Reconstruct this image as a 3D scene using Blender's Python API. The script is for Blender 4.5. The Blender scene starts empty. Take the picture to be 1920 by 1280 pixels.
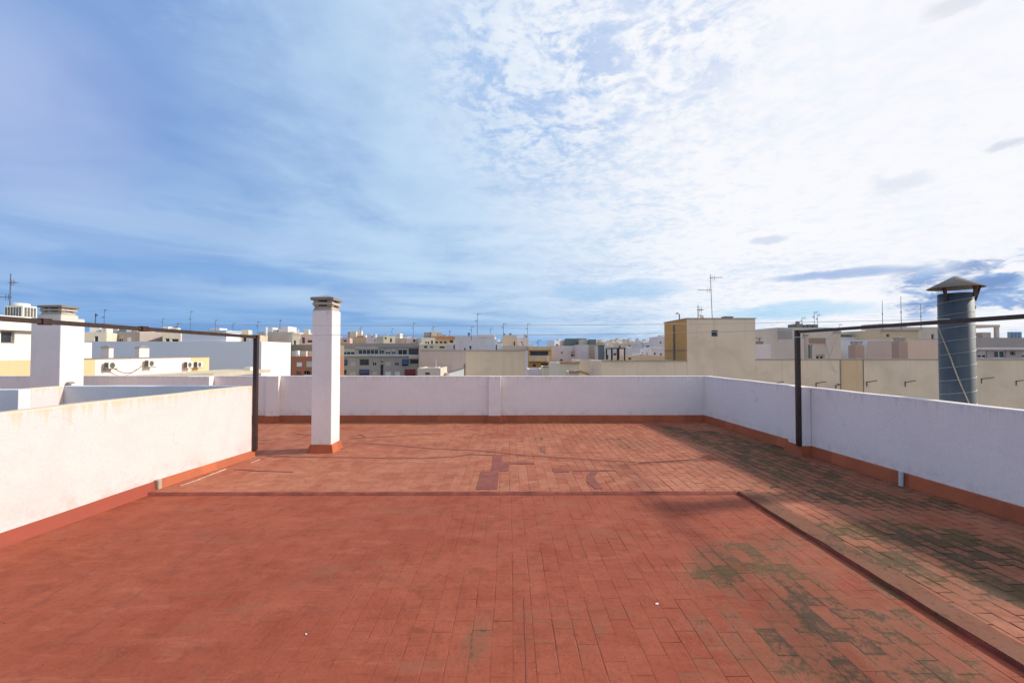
import bpy, math, random
from mathutils import Vector, Matrix
from mathutils import noise as mnoise
R = math.radians
random.seed(7)
sc = bpy.context.scene
COL = sc.collection

# ------------------------------------------------------------------ camera model
F_PX, CX, CY = 850.0, 960.0, 640.0
EYE = Vector((0, 0, 1.9))
YAW, PIT = math.atan(5 / F_PX), math.atan(19 / F_PX)
FW = Vector((math.sin(YAW) * math.cos(PIT), math.cos(YAW) * math.cos(PIT), math.sin(PIT)))
RT = Vector((math.cos(YAW), -math.sin(YAW), 0))
UP = RT.cross(FW)

def ray(px, py):
    return FW + RT * ((px - CX) / F_PX) - UP * ((py - CY) / F_PX)
def at_y(px, py, Y):
    d = ray(px, py); return EYE + d * (Y / d.y)
def at_x(px, py, X):
    d = ray(px, py); return EYE + d * (X / d.x)
def at_z(px, py, z=0.0):
    d = ray(px, py); return EYE + d * ((z - EYE.z) / d.z)

# ------------------------------------------------------------------ node helpers
class NT:
    def __init__(s, tree):
        s.t = tree; s.n = tree.nodes; s.l = tree.links
    def new(s, typ, **kw):
        n = s.n.new(typ)
        for k, v in kw.items(): setattr(n, k, v)
        return n
    def put(s, sock, v):
        if isinstance(v, bpy.types.NodeSocket): s.l.new(v, sock)
        elif v is not None: sock.default_value = v
    def m(s, op, a, b=None, c=None, clamp=False):
        n = s.new('ShaderNodeMath', operation=op, use_clamp=clamp)
        s.put(n.inputs[0], a)
        if b is not None: s.put(n.inputs[1], b)
        if c is not None: s.put(n.inputs[2], c)
        return n.outputs[0]
    def vm(s, op, a, b=None):
        n = s.new('ShaderNodeVectorMath', operation=op)
        s.put(n.inputs[0], a)
        if b is not None: s.put(n.inputs[1], b)
        return n.outputs['Value'] if op in ('DOT_PRODUCT', 'LENGTH', 'DISTANCE') else n.outputs['Vector']
    def noise(s, vec, scale, detail=4, rough=0.55, dist=0.0, dim='3D'):
        n = s.new('ShaderNodeTexNoise', noise_dimensions=dim)
        if vec is not None: s.l.new(vec, n.inputs['Vector'])
        n.inputs['Scale'].default_value = scale; n.inputs['Detail'].default_value = detail
        n.inputs['Roughness'].default_value = rough; n.inputs['Distortion'].default_value = dist
        return n.outputs['Fac']
    def mapr(s, v, a, b, c=0.0, d=1.0, smooth=True):
        n = s.new('ShaderNodeMapRange', interpolation_type='SMOOTHSTEP' if smooth else 'LINEAR')
        s.put(n.inputs['Value'], v)
        s.put(n.inputs['From Min'], a); s.put(n.inputs['From Max'], b)
        s.put(n.inputs['To Min'], c); s.put(n.inputs['To Max'], d)
        return n.outputs['Result']
    def mix(s, f, a, b, blend='MIX'):
        n = s.new('ShaderNodeMix', data_type='RGBA', blend_type=blend)
        s.put(n.inputs[0], f); s.put(n.inputs[6], col4(a)); s.put(n.inputs[7], col4(b))
        return n.outputs[2]
    def scale(s, vec, x, y, z):
        return s.vm('MULTIPLY', vec, (x, y, z))
    def bump(s, h, strength=0.3, dist=0.01):
        n = s.new('ShaderNodeBump')
        n.inputs['Strength'].default_value = strength; n.inputs['Distance'].default_value = dist
        s.l.new(h, n.inputs['Height']); return n.outputs['Normal']
def col4(c):
    if isinstance(c, bpy.types.NodeSocket): return c
    return (c[0], c[1], c[2], 1.0)

MATS = {}
def base_mat(name):
    m = bpy.data.materials.new(name); m.use_nodes = True
    t = NT(m.node_tree); b = m.node_tree.nodes['Principled BSDF']
    return m, t, b

def simple(name, c, rough=0.6, metal=0.0, var=0.15, vscale=6.0, bump=0.0):
    if name in MATS: return MATS[name]
    m, t, b = base_mat(name)
    pos = t.new('ShaderNodeNewGeometry').outputs['Position']
    n1 = t.noise(pos, vscale, 5, 0.6)
    f = t.mapr(n1, 0.3, 0.7)
    t.put(b.inputs['Base Color'], t.mix(f, tuple(x * (1 - var) for x in c), tuple(min(1, x * (1 + var)) for x in c)))
    b.inputs['Roughness'].default_value = rough; b.inputs['Metallic'].default_value = metal
    if bump: t.put(b.inputs['Normal'], t.bump(n1, bump, 0.004))
    MATS[name] = m; return m

def plaster(name, c, stain=(0.35, 0.29, 0.2), amount=0.3, streak=1.0, size=1.0, bump=0.25, rough=0.9, var=0.07, drip=None, cracks=0.0):
    """painted or bare render: slow patches, rain streaks, fine grain"""
    if name in MATS: return MATS[name]
    m, t, b = base_mat(name)
    pos = t.new('ShaderNodeNewGeometry').outputs['Position']
    p = t.scale(pos, 1 / size, 1 / size, 1 / size)
    big = t.noise(p, 0.9, 5, 0.6, 0.4)
    fine = t.noise(p, 45, 4, 0.65)
    st = t.noise(t.scale(p, 7, 7, 0.10), 1.0, 5, 0.65)
    st2 = t.noise(t.scale(p, 26, 26, 0.25), 1.0, 3, 0.6)
    dirt = t.m('MULTIPLY', t.mapr(st, 0.5, 0.78), t.mapr(st2, 0.35, 0.7, 0.45, 1.0))
    dirt = t.m('MULTIPLY', dirt, streak)
    patch = t.mapr(big, 0.42, 0.72)
    f = t.m('MULTIPLY', t.m('MAXIMUM', dirt, t.m('MULTIPLY', patch, 0.6)), amount, clamp=True)
    c2 = t.mix(t.mapr(fine, 0.3, 0.7), tuple(x * (1 - var) for x in c), tuple(min(1, x * (1 + var * 0.5)) for x in c))
    cc = t.mix(f, c2, stain)
    if drip:                                       # rain drips that start at the wall top (z, length, colour)
        sz = t.new('ShaderNodeSeparateXYZ'); t.l.new(pos, sz.inputs[0])
        dn = t.noise(t.scale(pos, 13, 13, 0.05), 1.0, 4, 0.7)
        ln = t.m('MULTIPLY', t.mapr(dn, 0.42, 0.75), drip[1])
        dd = t.mapr(t.m('SUBTRACT', drip[0], sz.outputs[2]), 0.0, t.m('ADD', ln, 0.03), 1.0, 0.0)
        cc = t.mix(t.m('MULTIPLY', dd, drip[3]), cc, drip[2])
    if cracks:
        vo = t.new('ShaderNodeTexVoronoi', feature='DISTANCE_TO_EDGE'); vo.inputs['Scale'].default_value = 0.8
        nn = t.new('ShaderNodeTexNoise'); nn.inputs['Scale'].default_value = 3.0; nn.inputs['Detail'].default_value = 5; t.l.new(pos, nn.inputs['Vector'])
        t.l.new(t.vm('ADD', pos, t.vm('MULTIPLY', nn.outputs['Color'], (0.35, 0.35, 0.35))), vo.inputs['Vector'])
        ck = t.m('MULTIPLY', t.mapr(vo.outputs['Distance'], 0.0, 0.006, 1.0, 0.0), t.mapr(t.noise(pos, 0.7, 3), 0.54, 0.62))
        cc = t.mix(t.m('MULTIPLY', ck, cracks), cc, tuple(x * 0.45 for x in c))
        rp_ = t.noise(t.scale(pos, 0.8, 0.8, 1.6), 1.0, 2, 0.4, 1.5)
        cc = t.mix(t.mapr(rp_, 0.50, 0.54, 0, 0.10), cc, tuple(x * 0.75 for x in c))
        sz2 = t.new('ShaderNodeSeparateXYZ'); t.l.new(pos, sz2.inputs[0])
        spl = t.m('MULTIPLY', t.mapr(sz2.outputs[2], 0.42, 0.18), t.mapr(t.noise(pos, 5, 5, 0.7), 0.42, 0.7))
        cc = t.mix(t.m('MULTIPLY', spl, 0.35), cc, (0.42, 0.30, 0.25))
    t.put(b.inputs['Base Color'], cc)
    b.inputs['Roughness'].default_value = rough
    b.inputs['Specular IOR Level'].default_value = 0.25
    h = t.m('ADD', t.m('ADD', t.m('MULTIPLY', fine, 0.4), t.m('MULTIPLY', t.noise(p, 6, 4, 0.6), 0.9)), t.m('MULTIPLY', t.noise(p, 1.7, 3, 0.5), 2.5))
    t.put(b.inputs['Normal'], t.bump(h, bump, 0.012 * size))
    MATS[name] = m; return m

# ------------------------------------------------------------------ mesh helpers
class MB:
    def __init__(s):
        s.v = []; s.f = []; s.sm = []
    def add(s, vs, fs, smooth=False):
        o = len(s.v); s.v += [tuple(p) for p in vs]
        s.f += [tuple(i + o for i in f) for f in fs]; s.sm += [smooth] * len(fs)
        return s
    def box(s, x0, x1, y0, y1, z0, z1):
        x0, x1 = sorted((x0, x1)); y0, y1 = sorted((y0, y1)); z0, z1 = sorted((z0, z1))
        v = [(x0, y0, z0), (x1, y0, z0), (x1, y1, z0), (x0, y1, z0), (x0, y0, z1), (x1, y0, z1), (x1, y1, z1), (x0, y1, z1)]
        return s.add(v, [(3, 2, 1, 0), (4, 5, 6, 7), (0, 1, 5, 4), (1, 2, 6, 5), (2, 3, 7, 6), (3, 0, 4, 7)])
    def bbox(s, x0, x1, y0, y1, z0, z1, b):
        """box with chamfered vertical and top edges"""
        x0, x1 = sorted((x0, x1)); y0, y1 = sorted((y0, y1))
        def ring(i, z):
            xa, xb, ya, yb = x0 + i, x1 - i, y0 + i, y1 - i
            return [(xa + b, ya, z), (xb - b, ya, z), (xb, ya + b, z), (xb, yb - b, z), (xb - b, yb, z), (xa + b, yb, z), (xa, yb - b, z), (xa, ya + b, z)]
        return s.loft([ring(0, z0), ring(0, z1 - b), ring(b * .3, z1 - b * .3), ring(b, z1)])
    def frus(s, cx, cy, hx0, hy0, z0, hx1, hy1, z1):
        r = lambda hx, hy, z: [(cx - hx, cy - hy, z), (cx + hx, cy - hy, z), (cx + hx, cy + hy, z), (cx - hx, cy + hy, z)]
        return s.loft([r(hx0, hy0, z0), r(hx1, hy1, z1)])
    def loft(s, rings, cap=True, smooth=False):
        n = len(rings[0]); vs = [p for r in rings for p in r]; fs = []
        for k in range(len(rings) - 1):
            for i in range(n):
                j = (i + 1) % n
                fs.append((k * n + i, k * n + j, (k + 1) * n + j, (k + 1) * n + i))
        s.add(vs, fs, smooth)
        if cap:
            s.add(rings[0], [tuple(reversed(range(n)))]); s.add(rings[-1], [tuple(range(n))])
        return s
    def prism(s, poly, z0, z1):
        return s.loft([[(x, y, z0) for x, y in poly], [(x, y, z1) for x, y in poly]])
    def tube(s, pts, r, n=8, cap=True, rot=0.0):
        pts = [Vector(p) for p in pts]; rings = []
        for i, p in enumerate(pts):
            d = (pts[min(i + 1, len(pts) - 1)] - pts[max(i - 1, 0)]).normalized()
            a = Vector((0, 0, 1)) if abs(d.z) < 0.9 else Vector((0, 1, 0))
            u = d.cross(a).normalized(); w = u.cross(d).normalized() * -1
            rr = r[i] if isinstance(r, (list, tuple)) else r
            rings.append([p + (u * math.cos(rot + 2 * math.pi * k / n) + w * math.sin(rot + 2 * math.pi * k / n)) * rr for k in range(n)])
        return s.loft(rings, cap, smooth=n > 4)
    def bar(s, a, b, w):
        return s.tube([a, b], w * 0.7071, 4, rot=math.pi / 4)
    def lathe(s, cx, cy, prof, n=32, smooth=True, cap=True):
        return s.loft([[(cx + r * math.cos(2 * math.pi * k / n), cy + r * math.sin(2 * math.pi * k / n), z) for k in range(n)] for r, z in prof], cap, smooth)
    def quad(s, a, b, c, d):
        return s.add([a, b, c, d], [(0, 1, 2, 3)])
    def build(s, name, mat, parent=None, fix=True, offset=None):
        me = bpy.data.meshes.new(name)
        vs = s.v if offset is None else [(x - offset[0], y - offset[1], z - offset[2]) for x, y, z in s.v]
        me.from_pydata(vs, [], s.f); me.update()
        me.polygons.foreach_set('use_smooth', s.sm)
        if fix:
            import bmesh
            bm = bmesh.new(); bm.from_mesh(me); bmesh.ops.recalc_face_normals(bm, faces=bm.faces); bm.to_mesh(me); bm.free()
        me.materials.append(mat)
        o = bpy.data.objects.new(name, me); COL.objects.link(o)
        if parent is not None: o.parent = parent
        return o

def tag(o, label=None, cat=None, group=None, kind=None):
    if label: o['label'] = label
    if cat: o['category'] = cat
    if group: o['group'] = group
    if kind: o['kind'] = kind
    return o
def empty(name, loc, label, cat, group=None, rz=0.0):
    o = bpy.data.objects.new(name, None); COL.objects.link(o)
    o.empty_display_size = 0.2; o.location = loc; o.rotation_euler = (0, 0, rz)
    return tag(o, label, cat, group)

# ------------------------------------------------------------------ materials
white_wall = plaster('white_parapet_paint', (0.85, 0.775, 0.735), stain=(0.62, 0.54, 0.50), amount=0.22, streak=0.8, drip=(1.25, 0.32, (0.52, 0.46, 0.41), 0.34), cracks=0.40)
chimney_white = plaster('chimney_paint', (0.77, 0.735, 0.715), stain=(0.50, 0.45, 0.40), amount=0.3, streak=0.9, drip=(2.70, 0.22, (0.42, 0.34, 0.26), 0.5), cracks=0.15)
cream_wall = plaster('cream_parapet_paint', (0.74, 0.60, 0.59), stain=(0.60, 0.44, 0.31), amount=0.16, streak=0.8, drip=(1.29, 0.45, (0.62, 0.47, 0.27), 0.6), cracks=0.35)
shade_grey = plaster('shaft_shade_grey', (0.66, 0.69, 0.72), stain=(0.42, 0.42, 0.42), amount=0.5)  # blue grey puts the shade of the shaft's inner faces into the colour
concrete = plaster('cap_concrete', (0.44, 0.385, 0.32), stain=(0.17, 0.15, 0.13), amount=0.7, size=0.4, bump=0.5)
concrete_dark = plaster('cap_slab_concrete', (0.24, 0.225, 0.205), stain=(0.10, 0.097, 0.092), amount=0.7, size=0.4, bump=0.5)
dark_in = simple('soot', (0.02, 0.02, 0.02), 0.9)
brown_metal = simple('brown_painted_steel', (0.034, 0.016, 0.012), 0.42, 0.0, 0.35, 14, 0.15)
antenna_metal = simple('weathered_aerial_metal', (0.12, 0.12, 0.13), 0.5, 0.5)
wire_mat = simple('clothes_wire', (0.42, 0.42, 0.42), 0.5)
rope_mat = simple('beige_rope', (0.40, 0.35, 0.25), 0.9)
ac_white = simple('unit_casing', (0.72, 0.68, 0.60), 0.5)
ac_dark = simple('unit_grille', (0.10, 0.095, 0.085), 0.6)
glass = simple('window_glass', (0.03, 0.035, 0.045), 0.12, 0.0, 0.4, 0.7)
frame_white = simple('window_frame_white', (0.65, 0.65, 0.65), 0.5)
shutter_mat = simple('shutter_beige', (0.50, 0.45, 0.38), 0.6)
cloth_blue = simple('awning_blue', (0.05, 0.10, 0.22), 0.8)
cloth_navy = simple('awning_navy', (0.07, 0.07, 0.16), 0.8)
cloth_red = simple('awning_red', (0.22, 0.03, 0.03), 0.8)
tile_red = simple('roof_tile_orange', (0.42, 0.20, 0.10), 0.85, 0, 0.3, 3)
roof_grey = plaster('roof_membrane', (0.34, 0.31, 0.27), amount=0.5, size=3)
P = {
 'cream': (0.74, 0.65, 0.50), 'tan': (0.66, 0.53, 0.39), 'pink': (0.68, 0.50, 0.42), 'lilac': (0.72, 0.64, 0.63),
 'white': (0.80, 0.79, 0.77), 'grey': (0.42, 0.365, 0.32), 'brown': (0.28, 0.22, 0.17), 'brick': (0.36, 0.15, 0.09),
 'ochre': (0.56, 0.35, 0.14), 'greyblue': (0.56, 0.60, 0.66), 'paleyellow': (0.66, 0.58, 0.42), 'slate': (0.16, 0.20, 0.20),
 'rose': (0.66, 0.42, 0.33), 'sand': (0.66, 0.50, 0.32), 'stone': (0.64, 0.54, 0.44), 'taupe': (0.40, 0.34, 0.31),
}
def wallmat(k):
    dark = k in ('brown', 'brick', 'slate', 'grey', 'taupe')
    return plaster('wall_' + k, P[k], stain=tuple(x * 0.55 for x in P[k]), amount=0.45 if not dark else 0.35, size=3.0, bump=0.2)
party_tan = plaster('party_wall_render', (0.84, 0.645, 0.455), stain=(0.56, 0.42, 0.30), amount=0.75, size=2.2, streak=1.5)

# skirting tile: uv.x runs along the wall in metres
def skirting_mat(name, c, joint, jw=0.012):
    m, t, b = base_mat(name)
    uv = t.new('ShaderNodeUVMap').outputs['UV']
    sep = t.new('ShaderNodeSeparateXYZ'); t.l.new(uv, sep.inputs[0])
    u = t.m('DIVIDE', sep.outputs[0], 0.285)
    fr = t.m('FRACT', u)
    edge = t.m('MINIMUM', fr, t.m('SUBTRACT', 1.0, fr))
    j = t.mapr(edge, jw * 0.6, jw * 1.8, 1.0, 0.0)
    wn = t.new('ShaderNodeTexWhiteNoise', noise_dimensions='1D'); t.l.new(t.m('FLOOR', u), wn.inputs['W'])
    pos = t.new('ShaderNodeNewGeometry').outputs['Position']
    n1 = t.noise(pos, 3.0, 5, 0.6); n2 = t.noise(pos, 30, 4, 0.6)
    cc = t.mix(wn.outputs['Value'], tuple(x * 0.82 for x in c), tuple(min(1, x * 1.12) for x in c))
    cc = t.mix(t.mapr(n1, 0.45, 0.75, 0, 0.45), cc, tuple(x * 0.55 for x in c))
    cc = t.mix(t.mapr(n2, 0.5, 0.8, 0, 0.3), cc, tuple(x * 0.6 for x in c))
    t.put(b.inputs['Base Color'], t.mix(t.m('MULTIPLY', j, 0.8), cc, joint))
    b.inputs['Roughness'].default_value = 0.75
    t.put(b.inputs['Normal'], t.bump(t.m('SUBTRACT', n2, j), 0.3, 0.006))
    return m
skirt_orange = skirting_mat('skirting_terracotta', (0.42, 0.100, 0.034), (0.31, 0.12, 0.07))
skirt_red = plaster('skirting_red_paint', (0.29, 0.066, 0.042), stain=(0.20, 0.06, 0.04), amount=0.6, size=0.6, bump=0.5)

def polyline_offset(path, off, closed=False):
    """offset a plan polyline to its left side by off, mitred"""
    out = []; n = len(path)
    for i, p in enumerate(path):
        p = Vector(p)
        a = Vector(path[i - 1]) if (i > 0 or closed) else None
        c = Vector(path[(i + 1) % n]) if (i < n - 1 or closed) else None
        d1 = (p - a).normalized() if a is not None else None
        d2 = (c - p).normalized() if c is not None else None
        if d1 is None: d1 = d2
        if d2 is None: d2 = d1
        n1 = Vector((-d1.y, d1.x)); n2 = Vector((-d2.y, d2.x))
        b = (n1 + n2); b = b / max(0.3, b.dot(n1))
        out.append(p + b * off)
    return out

def skirting(name, path, prof, mat, parent, closed=False, offset=(0, 0, 0)):
    """prof: list of (offset from wall, z) for each ring; path has the room on its left"""
    rings = [(polyline_offset(path, o, closed), z) for o, z in prof]
    L = [0.0]
    seq = list(path) + ([path[0]] if closed else [])
    for i in range(1, len(seq)): L.append(L[-1] + (Vector(seq[i]) - Vector(seq[i - 1])).length)
    vs, fs, uvs = [], [], []
    n = len(path)
    for k in range(len(rings) - 1):
        (ra, za), (rb, zb) = rings[k], rings[k + 1]
        for i in range(n if closed else n - 1):
            j = (i + 1) % n; o = len(vs)
            vs += [(ra[i].x, ra[i].y, za), (ra[j].x, ra[j].y, za), (rb[j].x, rb[j].y, zb), (rb[i].x, rb[i].y, zb)]
            fs.append((o, o + 1, o + 2, o + 3)); uvs += [(L[i], za), (L[i + 1], za), (L[i + 1], zb), (L[i], zb)]
    if not closed:
        for i in (0, n - 1):
            o = len(vs)
            for r, z in rings: vs.append((r[i].x, r[i].y, z)); uvs.append((L[min(i, len(L) - 1)] + 0.1, z))
            fs.append(tuple(range(o, o + len(rings))))
    me = bpy.data.meshes.new(name)
    me.from_pydata([(x - offset[0], y - offset[1], z - offset[2]) for x, y, z in vs], [], fs)
    ul = me.uv_layers.new(name='UVMap'); flat = []
    for p in me.polygons:
        for li in p.loop_indices: flat += list(uvs[me.loops[li].vertex_index])
    ul.data.foreach_set('uv', flat); me.update(); me.materials.append(mat)
    o = bpy.data.objects.new(name, me); COL.objects.link(o); o.parent = parent
    return o

def wall_strip(name, path, th, z0, tops, mat, parent, offset=(0, 0, 0), seg=0.35, wob=0.004):
    """free-standing wall whose inner face follows path (room on the left); slightly uneven trowelled top"""
    pts = []
    for i in range(len(path) - 1):
        a, b = Vector(path[i]), Vector(path[i + 1]); n = max(1, int((b - a).length / seg))
        for k in range(n): pts.append((a.lerp(b, k / n), tops[i] + (tops[i + 1] - tops[i]) * k / n))
    pts.append((Vector(path[-1]), tops[-1]))
    inner = [p for p, _ in pts]; outer = polyline_offset(inner, -th)
    rings = []
    for i, (p, zt) in enumerate(pts):
        q = outer[i]; d = (q - p).normalized()
        w = mnoise.noise((p.x * 1.3, p.y * 1.3, 3.1)) * wob * 2; w2 = mnoise.noise((p.x * 1.7, p.y * 1.7, 9.1)) * wob
        zt += w; e = 0.012; pi = p + d * w2
        rings.append([(pi.x, pi.y, z0), (pi.x, pi.y, zt - e), (*(pi + d * e * 0.35), zt - e * 0.35), (*(pi + d * e), zt),
                      (*(q - d * e), zt - 0.004), (*(q - d * 0.003), zt - e), (q.x, q.y, z0)])
    mb = MB()
    rr = [[tuple(v) for v in r] for r in rings]
    mb.loft(rr)
    return mb.build(name, mat, parent, offset=offset)

# ------------------------------------------------------------------ layout of the terrace
RW = lambda y: 5.31 + 0.055 * (12.35 - y)          # inner face of the parapet on the sunny side
LW0, LW1 = Vector((-4.65, 8.24)), Vector((-5.16, 4.55))
LWd = (LW1 - LW0).normalized()
LW2 = LW1 + LWd * 6.5
lw = lambda y: LW0.x + (LW0.y - y) * (LW1.x - LW0.x) / (LW0.y - LW1.y)
STEP = 0.036
AY, AX = 6.19, 3.12

# ---- floor tiles
moss_blobs = []
def blob(px, py, rx, ry, s, z=0.0):
    p = at_z(px, py, z); moss_blobs.append((p.x, p.y, rx, ry, s))
for b in [(1340, 815, .6, .6, .5), (1400, 838, .5, .6, .5), (1290, 812, .55, .8, .95), (1360, 830, .55, .8, 1.15), (1420, 850, .5, .8, 1.2), (1470, 872, .4, .7, 1.1), (1530, 890, .35, .6, .9),
          (1600, 915, .4, .4, .6), (1640, 935, .5, .25, .95), (1700, 950, .45, .25, .8), (1600, 985, .35, .3, .75), (1680, 1000, .35, .3, .8),
          (1760, 1000, .4, .3, .9), (1830, 1020, .4, .3, .95), (1900, 1050, .4, .35, .95), (1750, 1060, .3, .25, .7), (1850, 1090, .3, .3, .7),
          (1450, 920, .5, .5, .45), (1550, 1000, .2, .5, .5), (1650, 1075, .15, .5, .55), (1250, 800, .3, .5, .7),
          (1010, 822, .12, .25, .75), (1060, 846, .15, .12, .55), (1110, 823, .35, .12, .6), (1155, 823, .2, .12, .7), (1170, 838, .3, .2, .45),
          (820, 830, .3, .2, .4), (1000, 800, .6, .6, .2), (1200, 830, .7, .6, .3), (975, 825, .1, .15, .55), (905, 820, .4, .2, .3), (1700, 1040, .7, .5, .45), (1850, 1110, .5, .5, .5), (1400, 870, .5, .9, .5), (1560, 930, .4, .5, .45), (1480, 900, .5, .5, .5), (1330, 880, .4, .5, .35)]:
    blob(*b)
for b in [(1620, 1215, .38, .30, .55), (1740, 1262, .35, .3, .7), (1500, 1255, .3, .14, .5), (1400, 1055, .35, .16, .45), (1480, 1085, .2, .3, .5), (1400, 1030, .30, .22, .75), (1350, 1075, .22, .22, .55), (1560, 1130, .16, .6, .55), (1450, 1160, .5, .12, .45), (1390, 1200, .4, .3, .3), (1380, 1040, .35, .14, .85), (1440, 1010, .3, .2, .75), (1460, 1060, .12, .3, .6), (1550, 1140, .12, .35, .85), (1310, 1085, .16, .16, .5), (1600, 1190, .2, .4, .8),
          (1660, 1190, .3, .25, .75), (1720, 1240, .25, .25, .8), (1480, 1160, .22, .1, .8), (1350, 1160, .1, .1, .5), (1680, 1140, .25, .12, .6),
          (1620, 1250, .3, .15, .6), (1420, 1240, .15, .15, .45), (870, 1225, .06, .16, .7), (900, 1180, .12, .12, .4), (955, 1260, .08, .05, .45),
          (1060, 1172, .16, .06, .5), (1120, 1185, .05, .1, .55), (1080, 1205, .1, .05, .4), (600, 1070, .07, .12, .3), (1260, 1165, .15, .1, .35), (1290, 1270, .15, .12, .4),
          (1370, 1090, .3, .3, .3), (1560, 1080, .5, .4, .35), (1500, 1230, .5, .3, .4), (700, 1255, .5, .2, .12)]:
    blob(*b, z=-STEP)
def moss_at(x, y):
    s = 0.0
    for bx, by, rx, ry, a in moss_blobs:
        q = ((x - bx) / rx) ** 2 + ((y - by) / ry) ** 2
        if q < 9: s += a * math.exp(-q)
    if y > 3.5 and x > AX: s += 0.0
    e = RW(y) - x                                   # damp line along the parapet foot
    if 0 < e < 0.6: s += 0.6 * (1 - e / 0.6) * min(1.0, max(0, (11.6 - y) / 2))
    return min(1.4, s)

TW, TL = 0.1405, 0.281
def tile_mesh(name, region, z, x0, x1, y0, y1, gapf, tilt, mat, parent, seed, clip, popen):
    """every clay tile a slab of its own inside one floor mesh; uv = metres from the tile's corner"""
    rnd = random.Random(seed)
    vs, fs, uv, tone, moss = [], [], [], [], []
    nx = int((x1 - x0) / TW) + 1
    for ix in range(nx):
        cx = x0 + (ix + 0.5) * TW
        st = (0.5 if ix % 2 else 0.0) * TL + rnd.uniform(-0.035, 0.035)
        ny = int((y1 - y0) / TL) + 2
        for iy in range(ny):
            cy = y0 + (iy - 0.5) * TL + st
            if not region(cx, cy): continue
            g = gapf(cx, cy)
            po = popen(cx, cy)
            gx0, gx1, gy0, gy1 = [(g * rnd.uniform(0.5, 1.5) if rnd.random() < po else 0.0002) for _ in range(4)]
            jx = rnd.uniform(-1, 1) * min(g, 0.003) * (po > 0.6)
            xa, xb = cx - TW / 2 + gx0 + jx, cx + TW / 2 - gx1 + jx
            ya, yb = cy - TL / 2 + gy0, cy + TL / 2 - gy1
            ca, cb, cc_, cd = clip(cx, cy); xa, xb, ya, yb = max(xa, ca), min(xb, cb), max(ya, cc_), min(yb, cd)
            if xb - xa < 0.003 or yb - ya < 0.003: continue
            t = tilt(cx, cy); zz = [z + rnd.uniform(-t, t) for _ in range(4)]
            o = len(vs)
            vs += [(xa, ya, zz[0]), (xb, ya, zz[1]), (xb, yb, zz[2]), (xa, yb, zz[3])]
            dz = z - 0.02
            vs += [(xa, ya, dz), (xb, ya, dz), (xb, yb, dz), (xa, yb, dz)]
            F = [(0, 1, 2, 3), (0, 4, 5, 1), (1, 5, 6, 2), (2, 6, 7, 3), (3, 7, 4, 0)]
            fs += [tuple(i + o for i in f) for f in F]
            cu = [(xa - cx, ya - cy), (xb - cx, ya - cy), (xb - cx, yb - cy), (xa - cx, yb - cy)]; cu = cu + cu
            tn = rnd.random()
            cm = [moss_at(p[0], p[1]) for p in ((xa, ya), (xb, ya), (xb, yb), (xa, yb))]; cm = cm + cm
            for f in F:
                for i in f: uv += [cu[i][0], cu[i][1]]; tone.append(tn); moss.append(cm[i])
    me = bpy.data.meshes.new(name); me.from_pydata(vs, [], fs)
    me.uv_layers.new(name='UVMap').data.foreach_set('uv', uv)
    a = me.attributes.new('tone', 'FLOAT', 'CORNER'); a.data.foreach_set('value', tone)
    a = me.attributes.new('moss', 'FLOAT', 'CORNER'); a.data.foreach_set('value', moss)
    me.update(); me.materials.append(mat)
    o = bpy.data.objects.new(name, me); COL.objects.link(o)
    if parent is not None: o.parent = parent
    return o

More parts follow.
